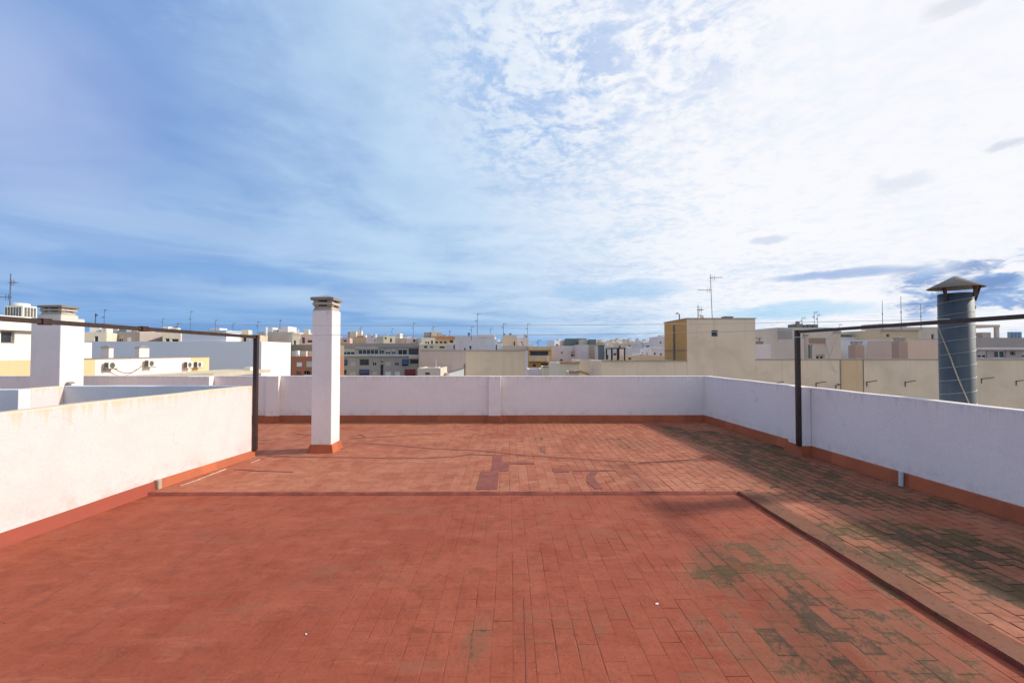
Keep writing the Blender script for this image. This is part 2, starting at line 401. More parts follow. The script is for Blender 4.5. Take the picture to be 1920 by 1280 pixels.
def tile_mat(name, ca, cb, worn, tone_amt, moss_amt, edge_amt, bumps, green=(0.060, 0.048, 0.020), core_amt=0.85, cap=0.85, joint=0.30):
    m, t, b = base_mat(name)
    pos = t.new('ShaderNodeNewGeometry').outputs['Position']
    at = lambda n: t.new('ShaderNodeAttribute', attribute_name=n).outputs['Fac']
    tone, moss = at('tone'), at('moss')
    uv = t.new('ShaderNodeUVMap').outputs['UV']
    sep = t.new('ShaderNodeSeparateXYZ'); t.l.new(uv, sep.inputs[0])
    ex = t.m('SUBTRACT', TW / 2, t.m('ABSOLUTE', sep.outputs[0])); ey = t.m('SUBTRACT', TL / 2, t.m('ABSOLUTE', sep.outputs[1]))
    d = t.m('MINIMUM', ex, ey)
    big = t.noise(pos, 0.5, 5, 0.6, 0.5); mid = t.noise(pos, 2.6, 6, 0.62, 0.4); mid2 = t.noise(pos, 6.5, 6, 0.66, 0.3)
    fine = t.noise(pos, 24, 5, 0.68); grain = t.noise(pos, 120, 3, 0.6)
    brush = t.noise(t.scale(pos, 1.6, 6.5, 1.0), 1.0, 6, 0.66, 0.6)
    c = t.mix(t.mapr(big, 0.35, 0.68), ca, cb)
    c = t.mix(t.m('MULTIPLY', tone, tone_amt), c, worn)
    c = t.mix(t.mapr(mid, 0.46, 0.75, 0, 0.5), c, tuple(x * 0.74 for x in ca))
    c = t.mix(t.mapr(brush, 0.5, 0.75, 0, 0.55), c, worn)
    c = t.mix(t.mapr(mid2, 0.48, 0.74, 0, 0.6), c, (ca[0] * 0.66, ca[1] * 0.74, ca[2] * 0.78))
    c = t.mix(t.mapr(fine, 0.48, 0.76, 0, 0.42), c, tuple(x * 0.55 for x in ca))
    spk = t.noise(pos, 55, 2, 0.5)
    c = t.mix(t.mapr(spk, 0.64, 0.72, 0, 0.55), c, tuple(x * 0.45 for x in ca))
    c = t.mix(t.m('MULTIPLY', t.mapr(spk, 0.34, 0.26, 0, 0.6), t.mapr(mid, 0.42, 0.6)), c, tuple(min(1, x * 1.25 + 0.03) for x in worn))
    wear = t.noise(t.scale(pos, 0.9, 2.4, 1), 1.0, 8, 0.72, 0.8)
    c = t.mix(t.mapr(wear, 0.54, 0.66, 0, 0.5), c, (0.21, 0.085, 0.05))
    edge = t.mapr(t.m('ADD', d, t.m('MULTIPLY', t.m('SUBTRACT', fine, 0.5), 0.012)), 0.0, 0.008, 1.0, 0.0)
    sx = t.new('ShaderNodeSeparateXYZ'); t.l.new(pos, sx.inputs[0])
    edge = t.m('MULTIPLY', edge, t.m('MULTIPLY', t.mapr(mid, 0.40, 0.62), t.mapr(sx.outputs[0], -3.0, 2.5, 0.12, 1.0)))
    c = t.mix(t.m('MULTIPLY', edge, edge_amt), c, tuple(x * 0.4 for x in ca))
    # moss and black lichen: starts in the joints, breaks up into blotches
    nz = t.m('ADD', t.m('MULTIPLY', fine, 0.42), t.m('ADD', t.m('MULTIPLY', mid2, 0.38), t.m('MULTIPLY', mid, 0.20)))
    nz = t.m('ADD', t.m('MULTIPLY', t.m('SUBTRACT', nz, 0.5), 3.4), 0.62)
    near = t.mapr(d, 0.0, 0.03, joint, 0.0)
    mo = t.m('MINIMUM', t.m('MULTIPLY', moss, moss_amt), cap)
    lvl = t.m('ADD', t.m('ADD', mo, t.m('MULTIPLY', near, t.mapr(moss, 0.0, 0.3))), t.m('MULTIPLY', t.m('SUBTRACT', tone, 0.5), 0.5))
    gate = t.mapr(moss, 0.03, 0.3)
    film = t.m('MULTIPLY', t.mapr(t.m('SUBTRACT', lvl, nz), -0.60, 0.30), gate)
    core = t.m('MULTIPLY', t.mapr(t.m('SUBTRACT', lvl, nz), 0.05, 0.5), gate)
    mosscol = t.mix(t.mapr(t.noise(pos, 1.1, 3), 0.38, 0.60), (0.050, 0.036, 0.022), green)
    c = t.mix(t.m('MULTIPLY', film, 0.6), c, (0.175, 0.082, 0.046))
    c = t.mix(t.m('MULTIPLY', core, core_amt), c, mosscol)
    t.put(b.inputs['Base Color'], c)
    b.inputs['Specular IOR Level'].default_value = 0.16
    t.put(b.inputs['Roughness'], t.mapr(mid, 0.3, 0.7, 0.65, 0.9))
    rel = t.m('MULTIPLY', t.mapr(t.m('ADD', d, t.m('MULTIPLY', t.m('SUBTRACT', mid2, 0.5), 0.008)), 0.0, 0.008), t.m('MULTIPLY', t.mapr(sx.outputs[0], -5.0, 2.0, 0.25, 1.1), t.mapr(t.noise(pos, 1.9, 5, 0.66, 0.5), 0.44, 0.66, 0.04, 0.95)))
    h = t.m('ADD', rel, t.m('MULTIPLY', mid2, 0.8))
    h = t.m('ADD', h, t.m('MULTIPLY', fine, 0.5)) if False else h
    h = t.m('ADD', h, t.m('ADD', t.m('ADD', t.m('MULTIPLY', fine, 0.6), t.m('MULTIPLY', grain, 0.25)), t.m('ADD', t.m('MULTIPLY', brush, 0.9), t.m('MULTIPLY', core, 0.9))))
    t.put(b.inputs['Normal'], t.bump(h, bumps, 0.008))
    return m
paint_tile = tile_mat('red_painted_tile', (0.255, 0.058, 0.0305), (0.300, 0.075, 0.040), (0.36, 0.118, 0.068), 0.18, 1.05, 0.6, 0.5, (0.082, 0.060, 0.024), 0.84, 0.80, 0.14)
old_tile = tile_mat('old_clay_tile', (0.29, 0.078, 0.043), (0.37, 0.128, 0.072), (0.47, 0.212, 0.125), 0.38, 1.05, 0.75, 0.6, (0.075, 0.053, 0.018), 0.86, 0.88, 0.28)
joint_red = simple('joint_red_paint', (0.20, 0.050, 0.036), 0.85, 0, 0.25, 8, 0.3)
joint_dark = simple('joint_dirty_mortar', (0.10, 0.045, 0.03), 0.95, 0, 0.5, 5, 0.3)

floor = empty('terrace_floor', (0, 0, 0), None, None); tag(floor, kind='structure')
XL, YB = -17.0, 12.35
in_low = lambda x, y: x < AX + 0.06 and y < AY + 0.13 and x > lw(y) - 0.1 and y > -3
in_high = lambda x, y: (y > AY - 0.135 or x > AX + 0.14) and y < YB + 0.05 and -3 < y and x < RW(y) + 0.1 and (x > lw(y) - 0.1 or y > 8.3)
BIG = 1e3
rampx = lambda x, a, b: min(1.0, max(0.0, (x - a) / (b - a)))
clip_low = lambda x, y: (-BIG, AX - 0.008, -BIG, AY - 0.006)
clip_high = lambda x, y: ((AX + 0.2, BIG, -BIG, BIG) if (x > AX + 0.13 and y < AY + 0.2) else (-BIG, BIG, AY + 0.02, BIG))
gap_low = lambda x, y: 0.0012 + 0.0016 * rampx(x, -2.0, 2.5)
gap_high = lambda x, y: 0.0010 + 0.0042 * rampx(x, -1.0, 4.0) * (0.75 + 0.8 * mnoise.noise((x * .9, y * .9, 4)))
op_low = lambda x, y: 0.01 + 0.42 * rampx(x, -1.8, 2.8) * (0.45 + 0.9 * max(0, mnoise.noise((x * .8, y * .8, 0))))
op_high = lambda x, y: min(1, max(0.05, 0.15 + 0.7 * rampx(x, -2.5, 2.5) + 0.45 * mnoise.noise((x * .7, y * .7, 8))))
low_tiles = tile_mesh('floor_tiling', in_low, -STEP, -7, AX + .2, -3, AY + .3, gap_low, lambda x, y: 0.0001 + 0.0007 * rampx(x, -1, 3), paint_tile, floor, 3, clip_low, op_low)
high_tiles = tile_mesh('floor_tiling', in_high, 0.0, -17, 6.6, -3, 12.6, gap_high, lambda x, y: 0.0004 + 0.0024 * rampx(x, 0, 4.5), old_tile, floor, 4, clip_high, op_high)
low_tiles['label'] = 'low painted red tiling'; high_tiles['label'] = 'weathered orange clay tiling'
MB().prism([(-9, -3.2), (AX, -3.2), (AX, AY), (-9, AY)], -STEP - 0.2, -STEP - 0.0022).build('joint_bed', joint_red, floor)
MB().prism([(XL, AY + 0.002), (6.4, AY + 0.002), (6.4, 12.6), (XL, 12.6)], -0.25, -0.004).build('joint_bed', joint_dark, floor)
MB().prism([(AX + 0.002, -3.2), (6.6, -3.2), (6.4, AY), (AX + 0.002, AY)], -0.25, -0.0042).build('joint_bed', joint_dark, floor)
# raised edge band between the two levels
band_mat = tile_mat('edge_band_mortar', (0.20, 0.058, 0.036), (0.21, 0.075, 0.045), (0.15, 0.07, 0.04), 0.3, 0.8, 0.0, 0.7)
def wavy_band(pts, w, z0, z1, amp, name, mat, parent, seed):
    """a flat strip of given width along a plan line with a trowelled, uneven outline"""
    mb = MB(); rings = []
    P2 = []
    for i in range(len(pts) - 1):
        a, b = Vector(pts[i]), Vector(pts[i + 1]); n = max(1, int((b - a).length / 0.12))
        P2 += [a.lerp(b, k / n) for k in range(n)]
    P2.append(Vector(pts[-1]))
    for i, p in enumerate(P2):
        d = (P2[min(i + 1, len(P2) - 1)] - P2[max(0, i - 1)]).normalized(); nn = Vector((-d.y, d.x))
        wa = w[0] + amp * mnoise.noise((p.x * 3, p.y * 3, seed)); wb = w[1] + amp * mnoise.noise((p.x * 3, p.y * 3, seed + 7))
        q0, q1 = p + nn * wa, p - nn * wb
        zz = z1 + 0.3 * amp * mnoise.noise((p.x * 2, p.y * 2, seed + 3)) * (0.2 if z1 < 0.004 else 0.05)
        rings.append([(q0.x, q0.y, z0), (q1.x, q1.y, z0), (q1.x, q1.y, zz), (q0.x, q0.y, zz)])
    return mb.loft(rings).build(name, mat, parent)
def with_attrs(o):
    me = o.data
    if 'UVMap' not in me.uv_layers: me.uv_layers.new(name='UVMap')
    for nm in ('tone', 'moss'):
        a = me.attributes.new(nm, 'FLOAT', 'CORNER')
        vals = [0.5 if nm == 'tone' else 0.42 + 0.5 * mnoise.noise((me.vertices[l.vertex_index].co.x * 2, me.vertices[l.vertex_index].co.y * 1.5, 5)) for l in me.loops]
        a.data.foreach_set('value', vals)
    return o
ridge = with_attrs(wavy_band([(AX + 0.1, -3.0), (AX + 0.1, AY)], (0.105, 0.11), -0.05, 0.006, 0.02, 'edge_band', band_mat, floor, 2.2))
ridge_face = simple('step_face_red', (0.24, 0.052, 0.036), 0.8, 0, 0.3, 5, 0.3)
lip = MB(); lr = []
for k in range(81):
    x_ = -4.95 + (AX + 4.94) * k / 80; w_ = 0.006 * mnoise.noise((x_ * 2.3, 1.0, 4.2)); q_ = 0.008 * mnoise.noise((x_ * 1.7, 3.0, 8.2))
    lr.append([(x_, AY - 0.030 + q_, -STEP - 0.01), (x_, AY - 0.026 + q_, -STEP + 0.003), (x_, AY + 0.002 + w_, -0.006), (x_, AY + 0.022 + w_, 0.0025), (x_, AY + 0.03 + w_, -0.01)])
lip.loft(lr, smooth=True).build('edge_lip', simple('lip_red_paint', (0.25, 0.058, 0.035), 0.8, 0, 0.3, 5, 0.3), floor)
wavy_band([(AX - 0.006, -3.0), (AX - 0.006, AY)], (0.004, 0.004), -0.05, -0.003, 0.003, 'edge_lip', ridge_face, floor, 6.2)

# painted repairs and sealant lines on the tiles
seal = simple('sealant_dark_red', (0.195, 0.043, 0.026), 0.7, 0, 0.25, 6, 0.2)
seal2 = simple('sealant_brown_red', (0.20, 0.062, 0.042), 0.8, 0, 0.3, 4, 0.2)
fl = lambda px, py: at_z(px, py, 0.0).xy
def patch(pxs, z, name, mat):
    poly = [tuple(fl(*p)) for p in pxs]
    MB().prism(poly, 0.001, z).build(name, mat, floor)
ZP = 0.0062
patch([(925, 853), (942, 853), (940, 866), (956, 866), (953, 883), (936, 883), (932, 917), (893, 917), (902, 885), (921, 884), (924, 868)], ZP, 'repair_patch', seal)
patch([(957, 866), (1002, 867), (1002, 870), (957, 870)], ZP, 'repair_patch', seal)
patch([(1036, 879), (1066, 879), (1068, 885), (1038, 885)], ZP, 'repair_patch', seal)
patch([(1108, 884), (1121, 884), (1115, 893), (1117, 900), (1130, 915), (1116, 917), (1101, 903), (1100, 894)], ZP, 'repair_patch', seal)
patch([(1075, 881), (1150, 881), (1155, 883), (1075, 884)], ZP, 'repair_patch', seal)
patch([(1013, 838), (1022, 838), (1024, 850), (1015, 848)], ZP, 'repair_patch', seal2)
def crack(pxs, w, mat, sd):
    wavy_band([tuple(fl(*p)) for p in pxs], (w / 2, w / 2), 0.001, ZP, w * 0.5, 'sealant_line', mat, floor, sd)
crack([(641, 842), (668, 831), (720, 833), (800, 840), (900, 845), (990, 854), (1100, 861), (1192, 866)], 0.045, seal2, 1)
crack([(500, 855), (560, 856), (680, 858), (790, 859), (850, 856), (880, 852), (930, 853)], 0.05, seal2, 2)
crack([(655, 822), (700, 820), (760, 816), (830, 813)], 0.035, seal2, 3)
crack([(440, 880), (490, 883), (550, 885)], 0.035, seal, 4)
crack([(550, 812), (590, 817)], 0.03, seal2, 5)
crack([(482, 825), (510, 825)], 0.03, seal2, 6)
crack([(676, 814), (684, 820)], 0.05, seal2, 7)
crack([(1196, 868), (1290, 862), (1320, 858)], 0.02, joint_dark, 8)

pale = simple('pale_paint_splash', (0.55, 0.42, 0.36), 0.8, 0, 0.3, 9)
crack([(338, 911), (372, 899), (398, 889), (424, 879)], 0.016, pale, 11)
crack([(470, 868), (488, 861)], 0.014, pale, 12)
# long trowel joints in the painted part
for a, b in (((8, 1168), (232, 1032)), ((80, 1246), (410, 1000)), ((988, 1280), (983, 1120))):
    A, B = at_z(*a, -STEP).xy, at_z(*b, -STEP).xy
    wavy_band([tuple(A), tuple(B)], (0.004, 0.004), -STEP - 0.001, -STEP + 0.0028, 0.004, 'sealant_line', joint_red, floor, a[0] * 0.01)

# ---- parapets
back = empty('parapet_wall', (0, YB, 0), 'low white parapet wall with pilasters closing off the far end of the terrace', 'wall')
bo = (0, YB, 0)
wall_strip('wall', [(RW(YB) + 0.25, YB), (XL, YB)], 0.18, -0.3, [1.236, 1.25], white_wall, back, bo)
pil = []
for (pa, pb, dep) in ((349, 392, 0.2), (498, 522, 0.12), (916, 939, 0.10), (150, 158, 0.1)):
    if pa == 150: continue
    Yf = YB - dep; xa, xb = at_y(pa, 740, Yf).x, at_y(pb, 740, Yf).x
    MB().bbox(xa, xb, Yf, YB - 0.001, -0.2, 1.236, 0.008).build('pilaster', white_wall, back, offset=bo)
    pil.append((xa, xb, Yf))
SK = [(0.055, -0.03), (0.05, 0.02), (0.02, 0.165), (0.012, 0.176), (-0.02, 0.182)]
path = [(RW(YB), YB)]
for xa, xb, Yf in sorted(pil, key=lambda p: -p[0]):
    path += [(xb, YB), (xb, Yf), (xa, Yf), (xa, YB)]
path.append((XL, YB))
skirting('skirting', list(reversed(path)) if False else [(x, y) for x, y in path], [(o, z) for o, z in SK], skirt_orange, back, offset=bo)

rside = empty('parapet_wall', (RW(6), 6, 0), 'low white shaded parapet with brown post at its pilaster and drain pipe at its foot', 'wall')
ro = (RW(6), 6, 0)
wall_strip('wall', [(RW(-3), -3), (RW(YB), YB)], 0.18, -0.3, [1.262, 1.238], white_wall, rside, ro)
PX0, PYa, PYb = 5.36, 8.30, 8.72
MB().bbox(PX0, RW(PYb) - 0.001 + 0.02, PYa, PYb, -0.2, 1.249, 0.008).build('pilaster', white_wall, rside, offset=ro)
skirting('skirting', [(RW(-3), -3), (RW(PYa), PYa), (PX0, PYa), (PX0, PYb), (RW(PYb), PYb), (RW(YB), YB - 0.06)], SK, skirt_orange, rside, offset=ro)
dp = at_z(1718, 910, 0.0)
MB().tube([(RW(dp.y) - 0.075, dp.y, -0.01), (RW(dp.y) - 0.07, dp.y, 0.20)], 0.03, 12).build('drain_pipe', plaster('drain_grey', (0.55, 0.55, 0.52), size=0.3), rside, offset=ro)

# ---- light-shaft parapet (sunlit cream wall and the shaded inner faces behind it)
shaft = empty('parapet_wall', (-4.8, 6, 0), 'sunlit cream parapet of the light shaft with yellow rain streaks, ending at a brown post', 'wall')
so = (-4.8, 6, 0)
wall_strip('wall', [tuple(LW0), tuple(LW2)], 0.2, -0.3, [1.286, 1.275], cream_wall, shaft, so, wob=0.006)
shaft2 = empty('parapet_wall', (-8, 8.3, 0), 'blue grey shaded parapet on the far side of the light shaft with one sunlit white return', 'wall')
so2 = (-8, 8.3, 0)
xw = at_y(120, 740, 8.2).x; yb2 = 7.44
wall_strip('wall', [(-4.86, 8.2), (xw, 8.2)], 0.2, -0.3, [1.284, 1.284], shade_grey, shaft2, so2)
wall_strip("return_wall", [(xw, 8.2), (xw, yb2 + 0.2)], 0.2, -0.3, [1.283, 1.283], cream_wall, shaft2, so2)  # cream instead of grey paints this return of the parapet as sunlit
wall_strip('wall', [(xw, yb2), (-14, yb2)], 0.2, -0.3, [1.282, 1.282], shade_grey, shaft2, so2)
# skirting of the cream wall: glazed tile part, then the red-painted fillet
def lwall_skirt(name, ya, yb, zt_a, zt_b, off_a, off_b, mat, zfa, zfb):
    n = 40; vs, fs, uvs = [], [], []
    nrm = Vector((-LWd.y, LWd.x)); nrm = nrm if nrm.x > 0 else -nrm
    for i in range(n + 1):
        k = i / n; y = ya + (yb - ya) * k; p = Vector((lw(y), y))
        zt = zt_a + (zt_b - zt_a) * k; o = off_a + (off_b - off_a) * k; zf = zfa + (zfb - zfa) * k
        w = 1 + 0.16 * mnoise.noise((y * 1.6, 1, 1)) if off_b > 0.1 else 1
        for j, (oo, z) in enumerate(((o * w, zf), (o * 0.55, zf + 0.25 * (zt - zf)), (0.028, zt - 0.015), (-0.01, zt))):
            q = p + nrm * oo; vs.append((q.x - so[0], q.y - so[1], z)); uvs.append((y, z))
    for i in range(n):
        for j in range(3): fs.append((i * 4 + j, (i + 1) * 4 + j, (i + 1) * 4 + j + 1, i * 4 + j + 1))
    fs.append((0, 1, 2, 3)); fs.append(tuple(n * 4 + j for j in range(4)))
    me = bpy.data.meshes.new(name); me.from_pydata(vs, [], fs)
    ul = me.uv_layers.new(name='UVMap'); flat = []
    for l in me.loops: flat += list(uvs[l.vertex_index])
    ul.data.foreach_set('uv', flat); me.update(); me.materials.append(mat)
    me.polygons.foreach_set('use_smooth', [True] * len(me.polygons)); o = bpy.data.objects.new(name, me); COL.objects.link(o); o.parent = shaft; return o
lwall_skirt('skirting', 8.30, 6.36, 0.118, 0.122, 0.05, 0.06, skirt_orange, -0.004, -0.004)
s_ = lwall_skirt('skirting', 6.34, 1.0, 0.115, -0.02, 0.07, 0.34, skirt_red, -STEP + 0.002, -STEP - 0.004)
s_['label'] = 'red painted mortar fillet'
MB().bbox(lw(6.35) - 0.02, lw(6.35) + 0.07, 6.33, 6.40, -0.03, 0.128, 0.01).build('skirting_end', plaster('bare_mortar', (0.42, 0.33, 0.25), size=0.3), shaft, offset=so)

# ---- chimneys of the terrace
def louver_cap(parent, x0, x1, y0, y1, z0, h, off, slabmat=None):
    cx, cy, hx, hy = (x0 + x1) / 2 - off[0], (y0 + y1) / 2 - off[1], (x1 - x0) / 2, (y1 - y0) / 2
    zz = lambda k: z0 + h * k - off[2]
    m = MB().frus(cx, cy, hx - 0.005, hy - 0.005, zz(0), hx - 0.035, hy - 0.035, zz(0.27))
    o = m.build('cap_base', concrete, parent)
    for sx in (-1, 1):
        for sy in (-1, 1):
            MB().box(cx + sx * (hx - 0.055) - 0.045, cx + sx * (hx - 0.055) + 0.045, cy + sy * (hy - 0.055) - 0.045, cy + sy * (hy - 0.055) + 0.045, zz(0.25), zz(0.66)).build('cap_post', concrete, parent)
    # louver ring, wider at its lower edge, open in the middle
    def ring(o, i, z): return [(cx - hx + o + i, cy - hy + o + i, z), (cx + hx - o - i, cy - hy + o + i, z), (cx + hx - o - i, cy + hy - o - i, z), (cx - hx + o + i, cy + hy - o - i, z)]
    for ka, kb in ((0.36, 0.54),):
        MB().loft([ring(-0.012, 0, zz(ka)), ring(0.008, 0, zz(kb)), ring(0.11, 0, zz(kb)), ring(0.10, 0, zz(ka)), ring(-0.012, 0, zz(ka))], cap=False).build('cap_louver', concrete, parent)
    MB().loft([ring(-0.03, 0, zz(0.64)), ring(-0.034, 0, zz(0.70)), ring(-0.03, 0, zz(0.82)), [(cx - 0.03, cy - 0.03, zz(1.0)), (cx + 0.03, cy - 0.03, zz(1.0)), (cx + 0.03, cy + 0.03, zz(1.0)), (cx - 0.03, cy + 0.03, zz(1.0))]]).build('cap_slab', slabmat or concrete_dark, parent)
    MB().box(cx - hx * 0.45, cx + hx * 0.45, cy - hy * 0.45, cy + hy * 0.45, zz(0.2), zz(0.55)).build('flue', dark_in, parent) if hx > 5 else None

c1 = (-3.73, -3.352, 8.59, 9.01)
ch = empty('chimney', (-3.54, 8.8, 0), 'slim white chimney with louvred grey cap standing alone on the red terrace floor', 'chimney')
co = (-3.54, 8.8, 0)
MB().bbox(*c1, -0.05, 2.68, 0.008).build('shaft', chimney_white, ch, offset=co)
skirting('skirting', [(c1[0], c1[3]), (c1[1], c1[3]), (c1[1], c1[2]), (c1[0], c1[2])], [(0.055, -0.01), (0.05, 0.012), (0.018, 0.15), (-0.01, 0.157)], skirt_orange, ch, closed=True, offset=co)
louver_cap(ch, c1[0] + 0.005, c1[1] - 0.005, c1[2] + 0.005, c1[3] - 0.005, 2.682, 0.30, co)
c2 = (-11.55, -10.83, 11.0, 11.62)
ch2 = empty('chimney', (-11.2, 11.3, 0), 'broad white chimney with louvred cap standing behind the grey light shaft parapet', 'chimney')
co2 = (-11.2, 11.3, 0)
MB().bbox(*c2, -0.05, 2.72, 0.01).build('shaft', chimney_white, ch2, offset=co2)
MB().box(-11.47, -10.91, 11.08, 11.52, 2.721, 2.80).build('cap_plinth', chimney_white, ch2, offset=co2)
louver_cap(ch2, -11.45, -10.92, 11.1, 11.5, 2.802, 0.27, co2)
vp = at_x(128, 717, -10.83)
MB().frus(vp.x - co2[0] + 0.05, vp.y - co2[1], 0.05, 0.09, vp.z - 0.03, 0.03, 0.05, vp.z + 0.02).build('vent', concrete_dark, ch2)

# metal flue beyond the parapet
mf = empty('flue_chimney', (6.45, 6.5, 0), 'fat dark metal flue with conical rain cowl, tied by a rope, beyond the parapet', 'chimney')
duct_mat, t, b = base_mat('galvanised_duct')
pos = t.new('ShaderNodeNewGeometry').outputs['Position']
n1 = t.noise(pos, 2.2, 5, 0.6); n2 = t.noise(t.scale(pos, 9, 9, 0.8), 1, 5, 0.6)
c = t.mix(t.mapr(n1, 0.35, 0.7), (0.048, 0.064, 0.080), (0.088, 0.10, 0.105)); c = t.mix(t.mapr(n2, 0.5, 0.75, 0, 0.5), c, (0.13, 0.125, 0.11))
t.put(b.inputs['Base Color'], c); b.inputs['Metallic'].default_value = 0.15; b.inputs['Roughness'].default_value = 0.6
cowl_mat = plaster('rusty_cowl', (0.27, 0.225, 0.19), stain=(0.13, 0.085, 0.06), amount=0.7, size=0.5, bump=0.2)
r0 = 0.196
MB().lathe(0, 0, [(r0, -1.2), (r0, 2.73), (r0 - 0.012, 2.735), (r0 - 0.015, 1.9)], 48).build('duct', duct_mat, mf)
hel = []
for k in range(0, 40 * 16 + 1):
    a = 2 * math.pi * k / 40; z = -0.3 + 0.187 * k / 40
    hel.append((math.cos(a) * (r0 + 0.001), math.sin(a) * (r0 + 0.001), z))
MB().tube(hel, 0.0045, 5).build('seam', simple('duct_seam', (0.30, 0.32, 0.33), 0.5, 0.3), mf)
MB().lathe(0, 0, [(0.312, 2.812), (0.315, 2.82), (0.02, 2.985), (0.004, 2.99), (0.004, 2.97), (0.30, 2.815)], 40, cap=False).build('cowl', cowl_mat, mf)
for a in (200, 318, 75):
    ca, sa = math.cos(R(a)), math.sin(R(a))
    MB().bar((ca * r0 * 1.01, sa * r0 * 1.01, 2.62), (ca * 0.255, sa * 0.255, 2.84), 0.02).build('strut', brown_metal, mf)
MB().box(0.06, 0.11, -0.205, -0.19, 2.68, 2.86).build('bracket', simple('rusty_bracket', (0.12, 0.05, 0.03), 0.8), mf)
rp = [(1759, 610), (1770, 640), (1783, 672), (1790, 692), (1802, 722), (1817, 756)]
rpts = []
for i, q in enumerate(rp):
    d = ray(*q); o_ = EYE - Vector((6.45, 6.5, 0)); A = d.x ** 2 + d.y ** 2; B = 2 * (o_.x * d.x + o_.y * d.y); Cc = o_.x ** 2 + o_.y ** 2 - (r0 + 0.008) ** 2
    disc = B * B - 4 * A * Cc; tt = (-B - math.sqrt(disc)) / (2 * A) if disc > 0 else -B / (2 * A)
    rpts.append(o_ + d * tt)
MB().tube(rpts, 0.009, 6).build('rope', rope_mat, mf)
MB().tube([(r0 * 0.97, -0.1, 2.55), (r0 + 0.012, -0.02, 2.35), (r0 + 0.02, -0.02, 2.2)], 0.006, 6).build('cable', rope_mat, mf)

# ---- clothes-line frames and wires
lf = empty('clothesline', (-4.612, 8.285, 0), 'brown steel clothesline frame whose post stands at the end of the cream parapet', 'clothesline', 'brown clothesline frames')
pz = 2.165
def rel(o, base): return o
lo = Vector((-4.612, 8.285, 0))
MB().box(-0.034, 0.034, -0.034, 0.034, 0.112, pz + 0.03).build('post', brown_metal, lf)
B_ = Vector((lw(4.55) + 0.04, 4.55, 2.232)); dirb = (B_ - Vector((-4.612, 8.285, pz))).normalized()
barL = lambda s: Vector((-4.612, 8.285, pz)) + dirb * s
MB().bar(barL(0.034) - lo, barL(11.0) - lo, 0.05).build('crossbar', brown_metal, lf)
MB().box(-0.05, 0.05, -0.05, 0.05, pz + 0.031, pz + 0.037).build('post_cap', brown_metal, lf)
for s in (2.2, 3.35, 4.6):
    MB().bbox(-0.036, 0.036, -0.05, 0.05, -0.036, 0.036, 0.004).build('clamp', brown_metal, lf).location = barL(s) - lo
rf_o = Vector((5.318, 8.335, 0))
rf = empty('clothesline', rf_o, 'brown steel clothesline frame whose post stands against the white pilaster', 'clothesline', 'brown clothesline frames')
rz = 2.262
MB().box(-0.035, 0.035, -0.034, 0.034, 0.172, rz + 0.03).build('post', brown_metal, rf)
dirr = (Vector((5.318 + 0.055 * 3.4, 8.335 - 3.4, 2.275)) - Vector((5.318, 8.335, rz))).normalized()
barR = lambda s: Vector((5.318, 8.335, rz)) + dirr * s
MB().bar(barR(0.034) - rf_o, barR(11.0) - rf_o, 0.05).build('crossbar', brown_metal, rf)
MB().box(-0.055, 0.055, -0.05, 0.05, rz + 0.031, rz + 0.037).build('post_cap', brown_metal, rf)
MB().box(-0.037, 0.037, -0.037, 0.037, rz - 0.10, rz - 0.09).build('band', frame_white, rf)
for i, (s, sag, lab) in enumerate(((0.15, 0.045, 'thin clothesline wire strung between the two brown posts, farthest of three'), (0.72, 0.075, 'thin clothesline wire between the brown crossbars, just before the farthest one'),
                              (2.75, 0.05, 'thin clothesline wire between the brown crossbars, nearest and highest of three'))):
    a, b2 = barL(s), barR(s); a.z += 0.03; b2.z += 0.03
    pts = [a.lerp(b2, k / 24) - Vector((0, 0, sag * 4 * (k / 24) * (1 - k / 24))) for k in range(25)]
    o = MB().tube([p - a for p in pts], 0.0028, 5).build('clothesline_wire', wire_mat); o.location = a
    tag(o, lab, 'wire', 'wires of the clothesline')
# loose cord hanging from the crossbar
cp = []
for q in ((1572, 620), (1560, 628), (1546, 640), (1552, 662), (1562, 690), (1570, 700), (1558, 690), (1552, 676), (1566, 640), (1574, 622)):
    cp.append(at_y(q[0], q[1], 7.55 + 0.03 * math.sin(q[1])))
o = MB().tube([p - cp[0] for p in cp], 0.003, 5).build('hanging_cord', rope_mat); o.location = cp[0]
tag(o, 'pale loose cord looped over the brown crossbar beside the post at the pilaster', 'cord')

# small litter on the floor
for (px, py, s, lab) in ((1232, 1132, 0.016, 'small white chip lying on the red floor, larger of the crumbs'), (574, 1189, 0.010, 'tiny pale crumb on smooth red floor, nearest the cream wall')):
    p = at_z(px, py, -STEP)
    o = MB().loft([[(s * math.cos(k * 1.05) * (1 + .3 * math.sin(k * 3.1)), s * .6 * math.sin(k * 1.05), z) for k in range(6)] for z in (0.0, 0.004)]).build('stone_chip', frame_white)
    o.location = (p.x, p.y, -STEP + 0.0015); o.rotation_euler = (0, 0, px); tag(o, lab, 'chip')

# own building below the terrace
bd = empty('apartment_building', (0, 5, -18), 'building that carries the red tiled roof terrace', 'building')
MB().prism([(XL - .2, -3.4), (RW(-3) + .19, -3.4), (RW(YB) + .19, YB + .19), (XL - .2, YB + .19)], 0, 17.74).build('wall', white_wall, bd, offset=(0, 5, 0))

# ------------------------------------------------------------------ buildings of the town
GZ = -18.0
def local_frame(pl, u, n):
    return Matrix(((u.x, n.x, 0, pl.x), (u.y, n.y, 0, pl.y), (0, 0, 1, 0), (0, 0, 0, 1)))

